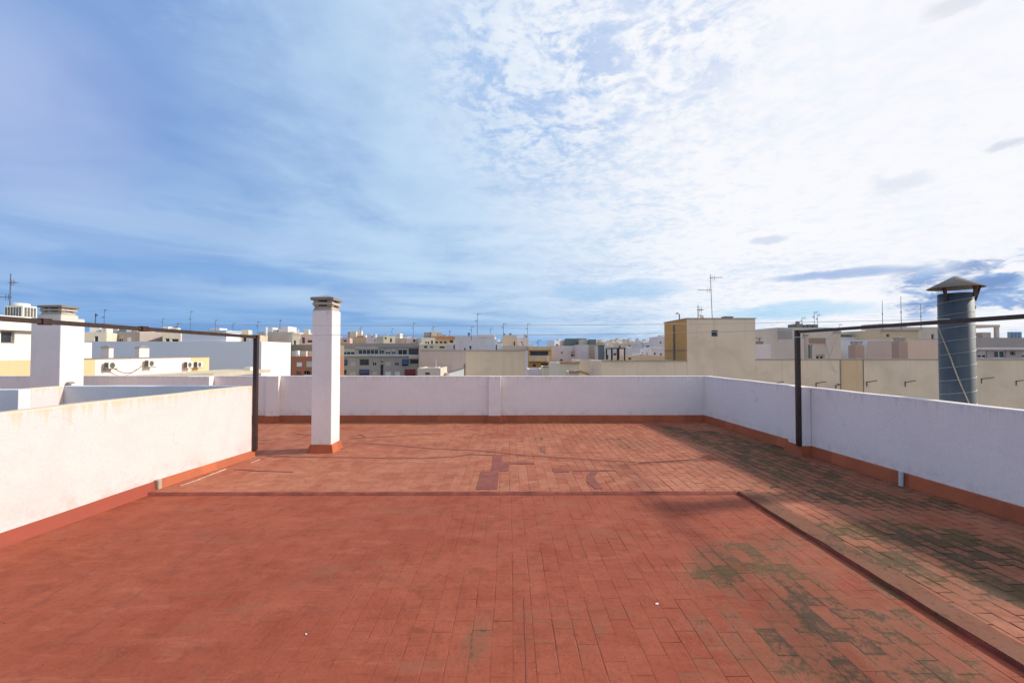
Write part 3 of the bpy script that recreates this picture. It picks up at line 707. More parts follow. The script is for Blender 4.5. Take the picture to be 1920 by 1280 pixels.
class Bld:
    def __init__(s, name, label, cat, xl, xr, yt, Y, D, mat, rot=0.0, par=0.5, win=(), group=None, zb=GZ, roofmat=None, yt_r=None):
        s.mat = wallmat(mat) if isinstance(mat, str) else mat
        pl = at_y(xl, yt, Y); s.u = Vector((math.cos(R(rot)), math.sin(R(rot)), 0)); s.n = Vector((-s.u.y, s.u.x, 0))
        s.pl = Vector((pl.x, pl.y, 0)); s.zt = pl.z; s.zb = zb
        # right end: ray in plan against the facade line
        d = ray(xr, yt); den = d.x * s.u.y - d.y * s.u.x
        k = (d.x * (EYE.y - s.pl.y) - d.y * (EYE.x - s.pl.x)) / den
        s.W = k; s.D = D; s.H = s.zt - zb
        s.o = empty(name, (s.pl.x, s.pl.y, zb), label, cat, group, R(rot))
        ops = []
        for w in win:
            a = s.loc(w[0], w[2]); c = s.loc(w[1], w[3])
            x0, x1, z1, z0 = max(0.05, a[0]), min(s.W - 0.05, c[0]), min(s.H - 0.15, a[1]), c[1]
            if x1 - x0 > 0.1 and z1 - z0 > 0.1: ops.append((x0, x1, z0, z1, w[4]))
        s.body(ops, par, roofmat)
    def loc(s, px, py, dy=0.0):
        """pixel -> (x, z) on the facade plane moved back by dy"""
        d = ray(px, py); p0 = s.pl + s.n * dy
        k = s.n.dot(p0 - EYE) / s.n.dot(d); q = EYE + d * k
        return ((q - p0).dot(s.u), q.z - s.zb)
    def body(s, ops, par, roofmat):
        W, D, H = s.W, s.D, s.H; mb = MB(); th = 0.2
        xs = sorted({0.0, W, *[o[0] for o in ops], *[o[1] for o in ops]}); zs = sorted({0.0, H, *[o[2] for o in ops], *[o[3] for o in ops]})
        inside = lambda x, z: any(o[0] < x < o[1] and o[2] < z < o[3] for o in ops)
        for i in range(len(xs) - 1):
            for j in range(len(zs) - 1):
                if not inside((xs[i] + xs[i + 1]) / 2, (zs[j] + zs[j + 1]) / 2):
                    mb.quad((xs[i], 0, zs[j]), (xs[i + 1], 0, zs[j]), (xs[i + 1], 0, zs[j + 1]), (xs[i], 0, zs[j + 1]))
        for x0, x1, z0, z1, kd in ops:
            r = 0.9 if kd == 'balcony' else 0.22
            mb.quad((x0, 0, z0), (x0, r, z0), (x0, r, z1), (x0, 0, z1)); mb.quad((x1, r, z0), (x1, 0, z0), (x1, 0, z1), (x1, r, z1))
            mb.quad((x0, 0, z0), (x1, 0, z0), (x1, r, z0), (x0, r, z0)); mb.quad((x0, r, z1), (x1, r, z1), (x1, 0, z1), (x0, 0, z1))
        mb.quad((W, 0, 0), (W, D, 0), (W, D, H), (W, 0, H)); mb.quad((W, D, 0), (0, D, 0), (0, D, H), (W, D, H)); mb.quad((0, D, 0), (0, 0, 0), (0, 0, H), (0, D, H))
        # parapet: top ring, inner faces and roof deck
        i = min(th, W * 0.2, D * 0.2); o4 = [(0, 0), (W, 0), (W, D), (0, D)]; i4 = [(i, i), (W - i, i), (W - i, D - i), (i, D - i)]
        for k in range(4):
            a, b, c, d = o4[k], o4[(k + 1) % 4], i4[(k + 1) % 4], i4[k]
            mb.quad((*a, H), (*b, H), (*c, H), (*d, H)); mb.quad((*d, H), (*c, H), (*c, H - par), (*d, H - par))
        mb.build('wall', s.mat, s.o, fix=False)
        MB().quad(*[(x, y, H - par) for x, y in i4]).build('roof', roofmat or roof_grey, s.o, fix=False)
        for x0, x1, z0, z1, kd in ops: s.window(x0, x1, z0, z1, kd)
        s.par = par
    def window(s, x0, x1, z0, z1, kd):
        r = 0.2; w, h = x1 - x0, z1 - z0; e = 0.002
        if kd in ('glass', 'dark', 'mullion', 'balcony'):
            if kd == 'balcony': r = 0.88
            f = min(0.09, w * 0.12, h * 0.12); m = MB()
            m.box(x0 + e, x0 + f, r - 0.06, r, z0 + e, z1 - e).box(x1 - f, x1 - e, r - 0.06, r, z0 + e, z1 - e)
            m.box(x0 + f, x1 - f, r - 0.06, r, z0 + e, z0 + f).box(x0 + f, x1 - f, r - 0.06, r, z1 - f, z1 - e)
            nb = 1 if kd != 'mullion' else max(1, int(w / 0.9))
            if w > 0.7 and kd != 'dark':
                for k in range(1, nb + (1 if nb == 1 else 0)):
                    xm = x0 + w * (k / nb if nb > 1 else 0.5); m.box(xm - f * .5, xm + f * .5, r - 0.058, r, z0 + f, z1 - f)
            wd = m.build('window', frame_white if kd != 'dark' else s.mat, s.o)
            if kd in ('glass', 'mullion') and h > 0.6 and random.random() < 0.6:
                zb_ = z1 - f - (h - 2 * f) * random.choice((0.25, 0.4, 0.6))
                MB().box(x0 + f + .003, x1 - f - .003, r - 0.075, r - 0.0615, zb_, z1 - f - .003).build('blind', shutter_mat, wd)
            MB().quad((x0 + f, r - 0.02, z0 + f), (x1 - f, r - 0.02, z0 + f), (x1 - f, r - 0.02, z1 - f), (x0 + f, r - 0.02, z1 - f)).build('pane', glass, wd, fix=False)
            if kd == 'balcony':
                MB().box(x0 + 0.02, x1 - 0.02, -0.12, 0.02, z0, z0 + h * 0.36).build('balcony_rail', wallmat('stone'), s.o)
        elif kd == 'shutter':
            MB().box(x0 + e, x1 - e, 0.07, 0.1, z0 + e, z1 - e).build('shutter', shutter_mat, s.o)
        elif kd == 'white':
            MB().box(x0 + e, x1 - e, 0.05, 0.1, z0 + e, z1 - e).build('shutter', frame_white, s.o)
        else:
            cm = {'blue': cloth_blue, 'navy': cloth_navy, 'red': cloth_red}[kd]
            MB().quad((x0 + e, 0.2, z0 + e), (x1 - e, 0.2, z0 + e), (x1 - e, 0.2, z1 - e), (x0 + e, 0.2, z1 - e)).build('window', glass, s.o, fix=False)
            MB().loft([[(x0, 0.0, z1), (x0, -0.03, z1), (x0, -0.45, z0 + .25 * h), (x0, -0.42, z0 + .25 * h)], [(x1, 0.0, z1), (x1, -0.03, z1), (x1, -0.45, z0 + .25 * h), (x1, -0.42, z0 + .25 * h)]]).build('awning', cm, s.o)
    def bit(s, name, xl, xr, yt, mat, dy=0.5, D=2.0, win=None):
        """a small volume standing on the roof, dy behind the facade"""
        a = s.loc(xl, yt, dy); c = s.loc(xr, yt, dy); z0 = s.H - s.par + 0.002
        m = wallmat(mat) if isinstance(mat, str) else mat
        if a[1] < z0 + 0.05: return
        b = MB().bbox(a[0], c[0], dy, dy + D, z0, a[1], 0.02).build(name, m, s.o)
        return b
    def band(s, name, yt, yb, mat, out=0.06, xl=None, xr=None):
        z1, z0 = s.loc(xl or 960, yt)[1], s.loc(xl or 960, yb)[1]
        x0 = s.loc(xl, yt)[0] if xl else -0.02; x1 = s.loc(xr, yt)[0] if xr else s.W + 0.02
        return MB().box(x0, x1, -out, -0.002, z0, z1).build(name, wallmat(mat) if isinstance(mat, str) else mat, s.o)

def aerial(label, px, yt, yb, Y, r=0.035, arms=((0.1, 1.0),), name='tv_antenna', lean=0.0, group='tv antennas on the roofs'):
    a, b = at_y(px, yb, Y), at_y(px, yt, Y); h = b.z - a.z
    o = empty(name, a, label, 'antenna', group)
    top = Vector((lean * h, 0, h))
    r *= 0.6; MB().tube([(0, 0, -0.6), top], [r * 1.1, r * 0.8], 6).build('mast', antenna_metal, o)
    for k, (dn, L) in enumerate(arms):
        c = top * (1 - dn); s = 1 if k % 2 == 0 else -1
        m = MB().bar((c.x - s * 0.1, c.y, c.z), (c.x + s * L, c.y - 0.1, c.z + 0.02), r * 1.0)
        nel = max(3, int(L / 0.16))
        for i in range(nel):
            q = 0.12 + i * (L - 0.14) / max(1, nel - 1); e = 0.28 - 0.12 * i / nel
            m.bar((c.x + s * q, c.y - 0.1 * q / L - e, c.z), (c.x + s * q, c.y - 0.1 * q / L + e, c.z), r * 0.5)
            if i in (0, 1): m.bar((c.x + s * q, c.y - 0.1 * q / L, c.z - 0.22), (c.x + s * q, c.y - 0.1 * q / L, c.z + 0.22), r * 0.6)
        m.build('aerial', antenna_metal, o)
    return o
def mast(label, px, yt, yb, Y, r=0.03):
    a, b = at_y(px, yb, Y), at_y(px, yt, Y)
    o = empty('mast', a, label, 'mast', 'thin masts on the skyline')
    h = b.z - a.z
    MB().tube([(0, 0, -0.5), (0, 0, h)], [r, r * 0.6], 6).build('pole', antenna_metal, o)
    MB().tube([(0, 0, h * 0.45), (0, 0, h * 0.5)], r * 1.6, 6).build('collar', antenna_metal, o)

# ---- neighbour with the long sunlit wall (its face looks towards +X)
NX = -32.0
def nx(px, py, X=NX): return at_x(px, py, X)
nb = empty('apartment_building', (NX, 40, GZ), 'cream neighbour building with ochre plinth and pinkish penthouse wall beyond the broad chimney', 'building')
no = (NX, 40, GZ)
Ya, Yb1, Yb2 = 20.0, nx(120, 600).y, nx(160, 672).y
zt1 = nx(40, 594).z; zc = nx(40, 620).z; zoch = nx(40, 675).z; zlow = 0.0
wv = nx(2, 618); wv2 = nx(27, 644)
cream_nb = plaster('neighbour_cream', (0.80, 0.755, 0.66), stain=(0.6, 0.5, 0.36), amount=0.2, size=3)
ochre_nb = plaster('neighbour_ochre', (0.72, 0.50, 0.28), stain=(0.5, 0.33, 0.2), amount=0.3, size=3)
pink_nb = plaster('neighbour_pink', (0.78, 0.66, 0.64), stain=(0.6, 0.48, 0.42), amount=0.3, size=3)
# wall with a window opening, face at x = NX
def xwall(mb, ya, yb, z0, z1, hole=None):
    ys = [ya, yb] if not hole else [ya, hole[0], hole[1], yb]; zs = [z0, z1] if not hole else [z0, hole[2], hole[3], z1]
    for i in range(len(ys) - 1):
        for j in range(len(zs) - 1):
            if hole and i == 1 and j == 1: continue
            mb.box(NX - 0.3, NX, ys[i], ys[i + 1], zs[j], zs[j + 1])
m = MB(); xwall(m, Ya, Yb1, zoch, zc, (wv.y, wv2.y, wv2.z, zc - 0.06)); m.box(NX - 8, NX - 0.3, Ya, Yb1, zoch, zc)
m.build('upper_wall', cream_nb, nb, offset=no)
MB().bbox(NX - 8, NX + 0.35, Ya - 0.1, Yb1 + 0.1, zc, zt1, 0.03).build('roof', cream_nb, nb, offset=no)
wd = MB().box(NX - 0.2, NX - 0.16, wv.y + .01, wv2.y - .01, wv2.z + .01, zc - .07).build('window', wallmat('taupe'), nb, offset=no)
MB().box(NX - 0.16, NX - 0.15, wv.y + .07, wv2.y - .07, wv2.z + .07, zc - .13).build('pane', glass, wd)
for ch_ in wd.children: ch_.data.transform(Matrix.Translation((-no[0], -no[1], -no[2])))
MB().box(NX - 8, NX + 0.02, Ya, Yb1 + 0.01, GZ, zoch - 0.002).build('plinth', ochre_nb, nb, offset=no)
y1, y2, y3, y4 = Yb1 + 0.02, nx(178, 690).y, nx(357, 690).y, nx(392, 690).y
zp = nx(280, 671.5).z; zr = nx(392, 694).z
for nm, a, b_, mt in (('penthouse_wall', y1, y2, ochre_nb), ('penthouse_wall', y2, y3, pink_nb), ('penthouse_wall', y3, y4, ochre_nb)):
    MB().box(NX - 10, NX, a, b_, GZ, zp).build(nm, mt, nb, offset=no)
MB().box(NX - 9.9, NX + 0.04, y1, y4 + 0.04, zp + 0.002, zp + 0.07).build('coping', concrete_dark, nb, offset=no)
slab = [tuple(at_z(*q, zr).xy) for q in ((448, 696.5), (400, 699.5), (300, 702.5), (240, 705))]
poly = [(NX + 0.003, slab[-1][1]), slab[-1], slab[2], slab[1], slab[0], (slab[0][0], slab[0][1] + 6), (NX + 0.003, slab[0][1] + 6)]
MB().prism(poly, zr - 0.35, zr).build('lower_roof', plaster('beige_roof', (0.55, 0.48, 0.36), amount=0.6, size=4), nb, offset=no)
for (a, b_, c_, tp) in ((188, 204, 213, 651), (252, 261, 280, 651)):
    p = nx(b_, 672, NX - 1.5); w_ = (b_ - a) * p.y / F_PX; ybk = at_x(c_, 672, p.x).y; zt = nx(b_, tp, NX - 1.5).z
    MB().bbox(p.x - w_, p.x, p.y, ybk, zp + 0.05, zt, 0.02).build('chimney', pink_nb, nb, offset=no)
    cx, cy = p.x - w_ / 2 - no[0], (p.y + ybk) / 2 - no[1]; hx, hy = w_ / 2 + 0.1, (ybk - p.y) / 2 + 0.1
    MB().loft([[(cx - hx, cy - hy, zt - GZ), (cx + hx, cy - hy, zt - GZ), (cx + hx, cy + hy, zt - GZ), (cx - hx, cy + hy, zt - GZ)], [(cx - .02, cy - .02, zt - GZ + .22), (cx + .02, cy - .02, zt - GZ + .22), (cx + .02, cy + .02, zt - GZ + .22), (cx - .02, cy + .02, zt - GZ + .22)]]).build('chimney_cap', concrete_dark, nb)
sb = nx(160, 664, NX - .6); MB().box(NX - 3, NX - 0.6, sb.y - 0.6, nx(172, 664, NX - .6).y, zp + 0.08, nx(168, 642, NX - .6).z).build('stair_hut', cream_nb, nb, offset=no)
MB().box(slab[0][0] - 1.2, slab[0][0] - 0.6, slab[0][1] + 3, slab[0][1] + 3.5, zr, zr + 0.35).build('roof_vent', cream_nb, nb, offset=no)
# wall-hung outdoor units
for (pa, pb, pt, pb2, lab) in ((182, 203, 679, 692, 'wall-hung air conditioner outdoor unit with drooping cable, nearest the broad chimney'), (258, 273, 675, 689, 'air conditioner outdoor unit on pink wall right below a small chimney'),
                       (332, 347, 678, 691, 'air conditioner outdoor unit on pink wall, first of the close pair'), (351, 362, 678, 690, 'air conditioner outdoor unit at ochre end of the pink wall, second of the close pair')):
    p = nx((pa + pb) / 2, pb2); zt = nx((pa + pb) / 2, pt).z; yy = nx((pa + 10), 690).y
    a = empty('air_conditioner', (NX, yy, p.z), lab, 'air conditioner', 'outdoor units on the pink wall'); h = max(0.55, zt - p.z)
    MB().bbox(0.15, 0.50, -0.02, 0.84, 0.05, h, 0.03).build('casing', ac_white, a)
    MB().box(0.16, 0.49, -0.028, -0.021, 0.09, h - 0.05).build('shaded_side', ac_dark, a)  # dark sheet paints the shade on the side facing the camera
    MB().tube([(0.501, 0.32, h * .53), (0.512, 0.32, h * .53)], min(.24, h * .42), 20).build('fan_grille', ac_dark, a)
    for y_ in (0.1, 0.7): MB().box(0.002, 0.55, y_, y_ + 0.05, -0.01, 0.045).build('bracket', antenna_metal, a)
c0, c1_ = nx(203, 688), nx(258, 686)
pts = [c0.lerp(c1_, k / 12) + Vector((0.35, 0, -0.55 * 4 * (k / 12) * (1 - k / 12))) for k in range(13)]
o = MB().tube([p - c0 for p in pts], 0.03, 5).build('cable', simple('black_cable', (0.05, 0.045, 0.04), 0.7)); o.location = c0
tag(o, 'dark cable sagging between two outdoor units on the pink wall', 'cable')
# cooling unit on the neighbour roof
cu = at_y(39, 595, 31.5); ct = empty('cooling_unit', (cu.x, cu.y, zt1), 'boxy cream cooling unit with round fan top on the roof beside the broad chimney', 'cooling unit')
hw = 18 * 31.5 / F_PX; hh = at_y(39, 574, 31.5).z - zt1
MB().bbox(-hw, hw, -hw * .7, hw * .7, 0.0, hh, 0.05).build('casing', ac_white, ct)
for k in range(6):
    xg = -hw + 0.1 + k * (2 * hw - 0.2) / 6; MB().box(xg, xg + (2 * hw - .2) / 6 - 0.06, -hw * .7 - 0.01, -hw * .7 - 0.002, hh * .12, hh * .88).build('grille', ac_dark, ct)
    if k < 4:
        yg = -hw * .6 + k * hw * 1.2 / 4; MB().box(hw + 0.002, hw + 0.01, yg, yg + hw * .22, hh * .12, hh * .88).build('grille', ac_dark, ct)
MB().lathe(0, 0, [(hw * .68, hh), (hw * .68, hh + 0.16), (hw * .55, hh + 0.2), (hw * .5, hh + 0.12)], 24).build('fan_shroud', ac_white, ct)
aerial('tall tv antenna beside the cream cooling unit, its lower arm reaching sideways', 18, 513, 598, 32.0, 0.06, ((0.2, 0.5), (0.52, 1.6)))

# ---- big blue-grey building with one sunlit end
gb = plaster('blue_grey_paint', (0.83, 0.82, 0.84), stain=(0.72, 0.72, 0.74), amount=0.25, size=4)
g2 = Bld('apartment_building', 'large blank blue grey building with a brilliant white sunlit end wall', 'building', 120, 490, 640, 60, 8.0, gb, par=0.3)
g2.bit('upper_storey', 341, 425, 624, gb, 0.0 + 0.25, 3.0)
MB().box(g2.W + .003, g2.W + .03, 0.02, g2.D - .02, 0, g2.H - .01).build('end_wall', plaster('sunlit_end_white', (0.82, 0.80, 0.76), size=3, amount=.15), g2.o)  # warm white skin puts the sunlight on this end into the colour
# ---- skyline behind it
b1 = Bld('house', 'cream sunlit block with one small window rising just beside the broad chimney', 'house', 150, 200, 622, 84, 12, 'cream', 28, win=((177, 184, 630, 642, 'dark'),))
b1.bit('stair_hut', 168, 188, 607, 'white', 2, 4); b1.bit('terrace_wall', 190, 200, 614, 'lilac', 1, 4)
b2 = Bld('house', 'brownish shaded flat block with teal rooftop tank between two cream blocks', 'house', 199, 262, 622, 92, 12, 'taupe', 0, win=((206, 214, 634, 644, 'dark'), (222, 230, 631, 644, 'glass'), (238, 246, 632, 644, 'white')))
b2.bit('water_tank', 223, 237, 615, simple('teal_tank', (0.22, 0.33, 0.34), .6), 1.5, 2); b2.bit('stair_hut', 201, 221, 616, 'white', 2, 3); b2.bit('stair_hut', 242, 258, 614, 'pink', 3, 3)
b3 = Bld('apartment_building', 'long low cream block with white framed windows above the blue grey roofline', 'building', 258, 306, 622, 98, 14, 'cream', 24, win=((264, 270, 631, 644, 'glass'), (277, 284, 631, 645, 'white'), (287, 293, 632, 644, 'dark'), (298, 304, 632, 646, 'dark')))
b4 = Bld('apartment_building', 'small cream block with dark loggias next to the higher blue grey storey', 'building', 305, 339, 623, 94, 12, 'cream', 26, win=((310, 318, 634, 646, 'dark'), (322, 335, 635, 646, 'dark')))
b3.bit('stair_hut', 262, 284, 615, 'sand', 2, 3)
b5 = Bld('house', 'cluster of white rooftop huts on a tan block behind the brown crossbar', 'house', 300, 338, 618, 140, 14, 'tan', 20)
b5.bit('stair_hut', 304, 316, 612, 'white', 1, 4); b5.bit('stair_hut', 317, 331, 614, 'cream', 2, 4)
b6 = Bld('house', 'grey flat block with white cap just above the brown crossbar', 'house', 345, 428, 619, 150, 14, 'greyblue', 0)
b6.bit('stair_hut', 393, 412, 615, 'white', 1, 4)
bw = Bld('house', 'added white block standing for the sunlit side of the higher blue grey storey', 'house', 424, 452, 620, 66, 5, 'white', 30)  # added block, stands in for the sunlit side face of the upper storey
b7 = Bld('house', 'tan terrace block with white posts next to the brown post', 'house', 450, 484, 627, 110, 12, 'tan', 18, win=((456, 462, 632, 642, 'dark'), (468, 474, 631, 642, 'white')))
b7.bit('chimney', 497, 500, 613, 'white', 1, 1); b7.bit('stair_hut', 452, 466, 618, 'cream', 2, 4)
b8 = Bld('apartment_building', 'broad pinkish grey shaded block crowned by a bright white box', 'building', 484, 552, 622, 125, 16, 'stone', 0, win=((488, 494, 634, 640, 'white'),))
b8.bit('upper_storey', 506, 540, 617, 'taupe', 3, 6); b8.bit('water_tank', 522, 540, 612, 'white', 1, 5); b8.bit('water_tank', 502, 511, 614, 'white', 0.4, 3)
b9 = Bld('apartment_building', 'tall narrow cream sunlit block with slender rooftop post left of the lone chimney', 'building', 548, 562, 624, 105, 9, 'cream', 30, win=((551, 555, 638, 650, 'dark'),))
b9.bit('chimney', 558.5, 561, 617, 'white', .6, .6)
b10 = Bld('house', 'cream stepped block with a bright upper hut close beside the lone chimney', 'house', 563, 600, 627, 118, 12, 'pink', 18, win=((566, 572, 632, 644, 'dark'), (576, 596, 637, 643, 'dark')))
b10.bit('stair_hut', 569, 579, 617, 'cream', 1, 4)
b11 = Bld('house', 'flat brown roof house with grey penthouse and pale vents', 'house', 541, 612, 646, 84, 9, 'brown', 0, par=0.2)
b12 = Bld('apartment_building', 'terracotta brick apartment house with beige shutters between white end wall and lone chimney', 'building', 547, 612, 668, 78, 8, 'brick', 0,
          win=((556, 566, 679, 687, 'white'), (574, 592, 677, 688, 'shutter'), (556, 565, 696, 703, 'dark'), (570, 588, 695, 706, 'balcony')))
b12.bit('penthouse', 547, 600, 658, 'stone', 2.0, 4); b12.bit('chimney', 554, 559, 657, 'white', 1.0, .6); b12.bit('chimney', 569, 574, 658, 'pink', 1.0, .6)

# ---- grey apartment block with many windows
b13 = Bld('apartment_building', 'long grey apartment block with glazed attic windows and navy and red awnings', 'building', 598, 787, 643.5, 120, 14, 'grey', 0, par=0.4, win=(
    (602, 620, 652, 665, 'mullion'), (622, 640, 652, 665, 'mullion'), (642, 665, 652, 665, 'mullion'), (672, 709, 653, 664, 'mullion'), (711, 720, 653, 664, 'glass'), (723, 732, 653, 664, 'glass'), (734, 742, 653, 664, 'glass'), (746, 763, 652, 665, 'mullion'), (766, 785, 653, 665, 'dark'),
    (610, 622, 674, 686, 'glass'), (643, 651, 673, 685, 'blue'), (657, 666, 678, 686, 'shutter'), (674, 692, 673, 685, 'dark'), (698, 706, 676, 686, 'glass'), (713, 719, 673, 681, 'glass'), (713, 719, 683, 704, 'dark'), (722, 733, 677, 686, 'shutter'), (740, 748, 677, 686, 'glass'), (754, 766, 673, 686, 'blue'), (769, 785, 674, 682, 'dark'),
    (643, 650, 693, 702, 'dark'), (655, 667, 696, 704, 'shutter'), (674, 692, 692, 703, 'navy'), (698, 707, 695, 704, 'shutter'), (722, 733, 696, 704, 'white'), (740, 750, 696, 704, 'white'), (759, 779, 692, 704, 'red')))
b13.band('balcony_ledge', 665.5, 667, 'white', 0.5); b13.band('roof_fascia', 644, 651, 'taupe', 0.25)
b13.band('glazed_bay', 651.2, 652.4, 'white', 0.4, 667, 711)
b13.band('balcony', 667.2, 672, 'stone', 0.9, 768, 787)

# ---- skyline behind the grey block
s1 = Bld('house', 'pinkish low house whose roof starts right at the sunlit edge of the lone chimney', 'house', 634, 656, 633, 150, 12, 'rose', 15, win=((644, 650, 637, 641, 'dark'),))
s2 = Bld('apartment_building', 'orange roofed block with cream and brown rooftop huts, first beyond the lone chimney', 'building', 650, 688, 632, 165, 16, 'sand', 12)
s2.bit('stair_hut', 652, 657, 622, 'taupe', 1, 4); s2.bit('stair_hut', 657.5, 668, 621, 'cream', 1.5, 4); s2.bit('roof_tiles', 669, 683, 630, tile_red, 0.6, 4); s2.bit('stair_hut', 671, 678, 620, 'cream', 5, 4); s2.bit('stair_hut', 679, 686, 627, 'white', 3, 4)
s3 = Bld('house', 'plain pinkish grey block in the gap between orange roof and cream pillars', 'house', 686, 722, 632, 160, 14, 'lilac', 0, win=((702, 704, 637, 640, 'dark'),))
s3.bit('water_tank', 690, 696, 627, 'greyblue', 2, 2); s3.bit('water_tank', 699, 704, 626, 'greyblue', 2, 2)
s4 = Bld('house', 'cream sunlit pavilion with dark notch standing on the grey block skyline', 'house', 719, 741, 630, 140, 8, 'paleyellow', 30, win=((721, 725, 632, 636, 'dark'), (731, 735, 634, 642, 'dark')))
s4.bit('chimney', 726, 728, 627, 'cream', 1, 1)
s5 = Bld('house', 'slim pale tower hut with pink side just past the cream pavilion', 'house', 741, 762, 634, 155, 12, 'pink', 0)
s5.bit('stair_hut', 744, 750, 625, 'cream', 1, 4)
s6 = Bld('house', 'cream pink block carrying a tall tv antenna over the end of the grey block', 'house', 762, 794, 634, 135, 14, 'pink', 18, win=((774, 779, 636, 641, 'dark'), (784, 788, 640, 645, 'dark')))
s6.bit('stair_hut', 763, 771, 631, 'white', 1, 3)
s7 = Bld('apartment_building', 'pale block with small dark windows beside the big tan terrace block', 'building', 790, 816, 633, 128, 12, 'cream', 18, win=((802, 805, 640, 645, 'dark'), (808, 812, 638, 645, 'dark'), (797, 801, 640, 644, 'glass')))
s8 = Bld('apartment_building', 'big tan terrace block with orange roof edge and dark loggias on the skyline', 'building', 810, 853, 636, 140, 14, 'sand', 15, win=((814, 822, 639, 644, 'dark'), (824, 830, 639, 644, 'dark'), (832, 838, 639, 644, 'dark'), (843, 850, 637, 643, 'dark')))
s8.band('roof_edge', 632, 636.5, tile_red, 0.5); s8.bit('stair_hut', 797, 808, 623, 'taupe', 4, 5); s8.bit('stair_hut', 809, 820, 621, 'cream', 3, 5); s8.bit('stair_hut', 821, 829, 623, 'tan', 3, 5); s8.bit('chimney', 831, 836, 627, 'rose', 2, 2); s8.bit('stair_hut', 842, 852, 629.5, 'rose', 1, 4)
s9 = Bld('house', 'low white balcony house in front of the tan terrace block', 'house', 786, 838, 645, 112, 8, 'paleyellow', 12, win=((795, 801, 648, 653, 'dark'), (806, 812, 648, 653, 'glass'), (824, 834, 649, 653, 'dark')))
s10 = Bld('house', 'small lilac block with one dark doorway beside the tall white pair', 'house', 836, 856, 645, 100, 8, 'lilac', 0, win=((850, 853, 646, 655, 'dark'),))
far_specs = [(560, 590, 633, 240, 'pink'), (596, 640, 634, 260, 'tan'), (640, 660, 637, 300, 'rose'), (686, 700, 634, 320, 'grey'), (700, 730, 636, 300, 'tan'), (730, 746, 633, 280, 'lilac'), (752, 775, 637, 310, 'sand'), (775, 800, 636, 290, 'pink'),
             (927, 945, 641, 210, 'grey'), (985, 1000, 645, 330, 'greyblue'), (1120, 1140, 642, 250, 'cream'), (1140, 1168, 641, 230, 'sand'), (1168, 1196, 640, 260, 'tan'), (1196, 1222, 643, 280, 'greyblue'), (1222, 1236, 641, 240, 'lilac'),
             (1436, 1460, 642, 220, 'grey'), (430, 470, 630, 260, 'tan'), (1560, 1600, 640, 240, 'cream'), (1880, 1935, 640, 230, 'stone')]
far_where = ['behind the stepped cream block', 'hidden mostly by the lone chimney', 'low behind the pinkish house', 'grey behind the orange roof', 'tan behind the plain pinkish block', 'lilac behind the cream pavilion', 'sand coloured behind the slim tower hut', 'pink behind the antenna block',
             'grey between the two white blocks', 'blue grey above the balcony house', 'cream beyond the green duct', 'sand coloured beyond the black pergola', 'tan beyond the white row houses', 'blue grey beyond the white row houses', 'lilac beside the ochre tower wall',
             'grey next to the beige tower', 'tan beyond the brown post', 'cream beyond the concrete pillar', 'stone coloured beyond the white pergola']
rr_ = random.Random(11)
for (xa, xb, yt, Y, mt), wh in zip(far_specs, far_where):
    fb = Bld('house', 'far tiny skyline house, ' + wh, 'house', xa, xb, yt, Y, 14, mt, rr_.choice((0, 14, 22)), group='far skyline houses')
    for k in range(2):
        q = xa + (xb - xa) * rr_.uniform(.1, .6); fb.bit('stair_hut', q, q + (xb - xa) * rr_.uniform(.15, .3), yt - rr_.uniform(2, 6), rr_.choice(('cream', 'white', 'pink', 'tan')), 2 + 4 * k, 4)

# ---- middle: bare party wall and white blocks
pw = Bld('apartment_building', 'wide windowless tan party wall with dark drainpipe and vertical seam, straight behind the parapet', 'building', 787, 985, 656.5, 55, 10, plaster('party_yellow', (0.76, 0.60, 0.42), stain=(0.50, 0.375, 0.265), amount=0.7, size=3, streak=1.2), 0, par=0.3)
pw.band('render_panel', 657, 705, plaster('party_pinkish', (0.64, 0.49, 0.40), stain=(0.48, 0.36, 0.29), amount=0.6, size=3), 0.03, 787, 873)
pw.band('edge_strip', 657, 705, 'lilac', 0.03, 984.5, 990)
pw.band('coping', 656, 657.2, 'taupe', 0.1)
a_ = pw.loc(870, 682); MB().box(a_[0], a_[0] + 0.13, -0.16, -0.035, 0, a_[1]).build('drainpipe', concrete_dark, pw.o)
lh = Bld('house', 'low brown roofed house with white sunlit gable in front of the tan party wall', 'house', 783, 826, 690, 48, 5, 'stone', 0, par=0.1, win=((797, 806, 698, 703, 'dark'),))
lh.bit('chimney', 815, 824, 688, 'white', .2, .5); lh.bit('pole', 817.2, 817.9, 674, frame_white, .4, .05)
lg = Bld('house', 'white gable wall with sloping dark coping at the foot of the tan party wall', 'house', 842, 870, 699, 50, 4, 'white', 28, par=0.1)
a_, c_ = lg.loc(842, 699.5), lg.loc(870, 690.5)
MB().loft([[(0, 0.0, lg.H), (0, 0.3, lg.H), (0, 0.3, lg.H + .02), (0, 0, lg.H + .02)], [(lg.W, 0, lg.H), (lg.W, .3, lg.H), (lg.W, .3, c_[1]), (lg.W, 0, c_[1])]]).build('gable', wallmat('white'), lg.o)
MB().loft([[(-.1, -.06, lg.H + .021), (-.1, .36, lg.H + .021), (-.1, .36, lg.H + .12), (-.1, -.06, lg.H + .12)], [(lg.W, -.06, c_[1] + .003), (lg.W, .36, c_[1] + .003), (lg.W, .36, c_[1] + .1), (lg.W, -.06, c_[1] + .1)]]).build('coping', concrete_dark, lg.o)
w1 = Bld('apartment_building', 'tall white lilac twin block with bright edge strip above the tan party wall', 'building', 853, 927, 630, 88, 10, 'lilac', 0, par=0.3, win=((880, 884, 648, 655, 'dark'), (870, 873, 652, 657, 'dark')))
